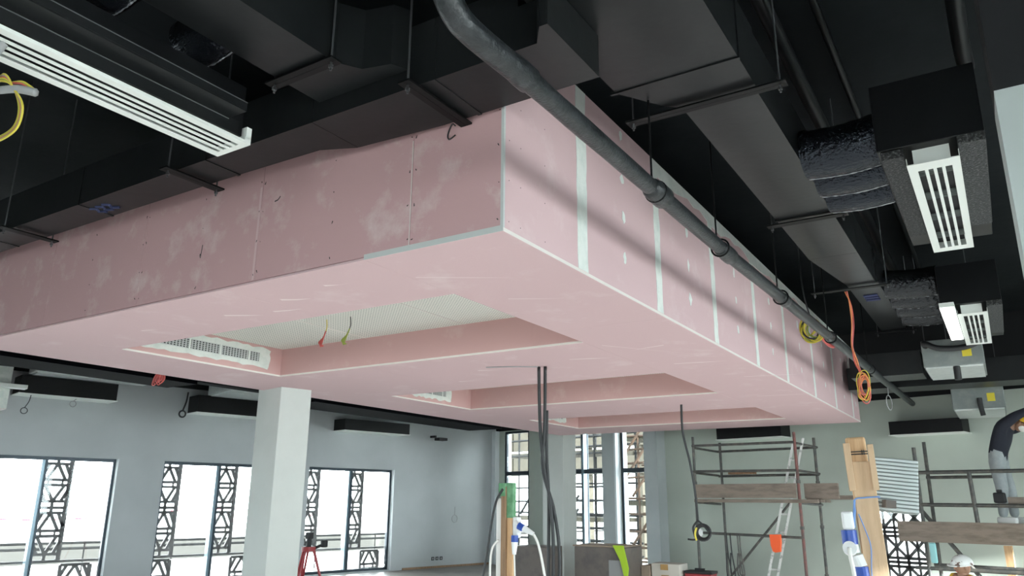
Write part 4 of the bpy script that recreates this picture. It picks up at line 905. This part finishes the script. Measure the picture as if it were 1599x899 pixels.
def person(label,base,J,head_dir,helmet,helm_m,top_m,leg_m,shoe_m,mask=False,loc=None):
    """J: dict of joints in world space"""
    t=thing('person',label,'person',base)
    j=[(J['pelvis'],.150,.125),(J['waist'],.150,.125),(J['chest'],.180,.14),(J['neck0'],.085),(J['neck'],.055),(J['head'],.07),
       (J['shL'],.095),(J['elL'],.072),(J['wrL'],.046),(J['shR'],.095),(J['elR'],.072),(J['wrR'],.046),
       (J['hipL'],.108),(J['knL'],.085),(J['anL'],.062),(J['hipR'],.108),(J['knR'],.085),(J['anR'],.062)]
    b=[(0,1),(1,2),(2,3),(3,4),(4,5),(2,6),(6,7),(7,8),(2,9),(9,10),(10,11),(0,12),(12,13),(13,14),(0,15),(15,16),(16,17)]
    o=skin_body('body',None,j,b,t,'skin')
    # bake the skin so that one continuous figure can wear top, trousers and bare neck
    bpy.context.view_layer.update(); ev=o.evaluated_get(bpy.context.evaluated_depsgraph_get()); me=bpy.data.meshes.new_from_object(ev)
    o.modifiers.clear(); o.data=me; me.materials.clear()
    for mm in ('skin',top_m,leg_m): me.materials.append(MATS[mm])
    pos=[Vector(q[0])-t.location for q in j]
    def segd(p,a,c):
        ac=c-a; u=max(0,min(1,(p-a).dot(ac)/max(ac.length_squared,1e-9))); return (p-(a+ac*u)).length
    zone=[1,1,1,0,0,1,1,1,1,1,1,2,2,2,2,2,2]
    for pl in me.polygons:
        c=pl.center; d=[segd(c,pos[x],pos[y]) for x,y in b]; pl.material_index=zone[d.index(min(d))]; pl.use_smooth=True
    h=Vector(J['head']); fd=Vector(head_dir).normalized(); up_=Vector(J['head'])-Vector(J['neck']); up_=(up_-fd*up_.dot(fd)).normalized(); sd=up_.cross(fd)
    RM=Matrix((sd,fd,up_)).transposed().to_4x4()
    hd=ell('head',h,(.075,.095,.115),'skin',t,RM)
    ell('nose',h+fd*.098-up_*.005,(.012,.016,.022),'skin',hd,RM,10)
    for s in (-1,1):
        ell('ear',h+sd*s*.075-up_*.0,(.012,.022,.032),'skin',hd,RM,10)
        ell('eye',h+fd*.088+sd*s*.03+up_*.02,(.012,.008,.008),'hair',hd,RM,10)
    ell('mouth',h+fd*.086-up_*.05,(.024,.008,.007),'wire_pink',hd,RM,10)
    ell('hair',h-fd*.012+up_*.018,(.080,.096,.110),'hair',t,RM,cut=0.0)
    if mask: ell('face_mask',h+fd*.03-up_*.04,(.068,.078,.062),'mask_white',t,RM)
    if helmet:
        ell('hard_hat',h+up_*.03,(.115,.14,.125),helm_m,t,RM,cut=0.0)
        b_=B(); bmesh.ops.create_circle(b_,cap_ends=True,radius=1,segments=24); bmesh.ops.scale(b_,vec=(.122,.165,1),verts=b_.verts); e=bmesh.ops.extrude_face_region(b_,geom=b_.faces[:]); bmesh.ops.translate(b_,vec=(0,0,.012),verts=[v for v in e['geom'] if isinstance(v,bmesh.types.BMVert)])
        bmesh.ops.transform(b_,matrix=Matrix.Translation(h+up_*.028+fd*.02)@RM,verts=b_.verts); part('hat_brim',b_,helm_m,t)
    for q in ('anL','anR'):
        a=Vector(J[q]); f2=Vector((fd.x,fd.y,0)).normalized(); RM2=Matrix((Vector((0,0,1)).cross(f2)*-1,f2,Vector((0,0,1)))).transposed().to_4x4()
        b_=B(); box(b_,-.045,.045,-.08,.18,-.075,.02,bev=.03); bmesh.ops.transform(b_,matrix=Matrix.Translation(a)@RM2,verts=b_.verts); part('shoe',b_,shoe_m,t,smooth=True)
    for q,e in (('wrL','elL'),('wrR','elR')):
        w=Vector(J[q]); d=(w-Vector(J[e])).normalized(); s=d.cross(fd); s=s.normalized() if s.length>.1 else d.orthogonal().normalized(); n=d.cross(s)
        jj=[(w,.030,.02),(w+d*.05,.036,.018),(w+d*.09,.036,.016)]; bb=[(0,1),(1,2)]
        for k in range(4):
            o0=(k-1.5)*.021; L=(.065,.078,.074,.056)[k]; i=len(jj)
            jj+= [(w+d*.095+s*o0,.0095),(w+d*(.095+L*.5)+s*o0*1.1+n*.008,.009),(w+d*(.095+L*.92)+s*o0*1.1+n*.03,.0075)]; bb+=[(2,i),(i,i+1),(i+1,i+2)]
        i=len(jj); jj+=[(w+d*.04+s*-.04+n*.012,.010),(w+d*.085+s*-.058+n*.02,.009)]; bb+=[(1,i),(i,i+1)]
        skin_body('hand',None,jj,bb,t,'skin',sub=1)
    return t
f=lambda u,v,z: SH(u,v,z)
zf=1.335
person('worker in dark top and pale trousers on the platform reaching up','%s'and SH(-3.08,13.0,zf),
 dict(pelvis=f(-3.12,13.0,zf+.90),waist=f(-3.10,13.0,zf+1.03),chest=f(-3.01,13.0,zf+1.25),neck0=f(-2.90,13.0,zf+1.36),neck=f(-2.86,13.0,zf+1.37),head=f(-2.76,13.0,zf+1.38),
  shL=f(-3.00,12.83,zf+1.33),elL=f(-2.78,12.78,zf+1.47),wrL=f(-2.56,12.86,zf+1.58),shR=f(-2.96,13.17,zf+1.32),elR=f(-2.74,13.22,zf+1.40),wrR=f(-2.54,13.14,zf+1.52),
  hipL=f(-3.13,12.90,zf+.86),knL=f(-3.10,12.88,zf+.47),anL=f(-3.14,12.87,zf+.075),hipR=f(-3.13,13.10,zf+.86),knR=f(-3.06,13.13,zf+.47),anR=f(-3.06,13.15,zf+.075)),
 RS.to_3x3()@Vector((.8,-.1,-.55)),True,'helmet_yellow','navy','trouser','shoe_white',mask=True)
c=Vector((-.66,12.12,0))
def cw(dx,dy,z): return (c.x+dx,c.y+dy,z)
person('crouching worker in stained white hard hat at the lower right edge',c,
 dict(pelvis=cw(.10,.12,.32),waist=cw(.06,.08,.44),chest=cw(.0,.0,.60),neck0=cw(-.03,-.05,.70),neck=cw(-.035,-.055,.72),head=cw(-.02,-.06,.815),
  shL=cw(-.14,.10,.64),elL=cw(-.26,-.02,.45),wrL=cw(-.20,-.22,.40),shR=cw(.10,-.14,.64),elR=cw(.02,-.28,.45),wrR=cw(-.12,-.34,.40),
  hipL=cw(.0,.2,.30),knL=cw(-.28,.0,.42),anL=cw(-.18,.08,.075),hipR=cw(.2,.02,.30),knR=cw(.0,-.26,.42),anR=cw(.06,-.12,.075)),
 Vector((-.75,-.45,-.1)),True,'helmet_white','helmet_yellow','wrap_grey','slot_black')
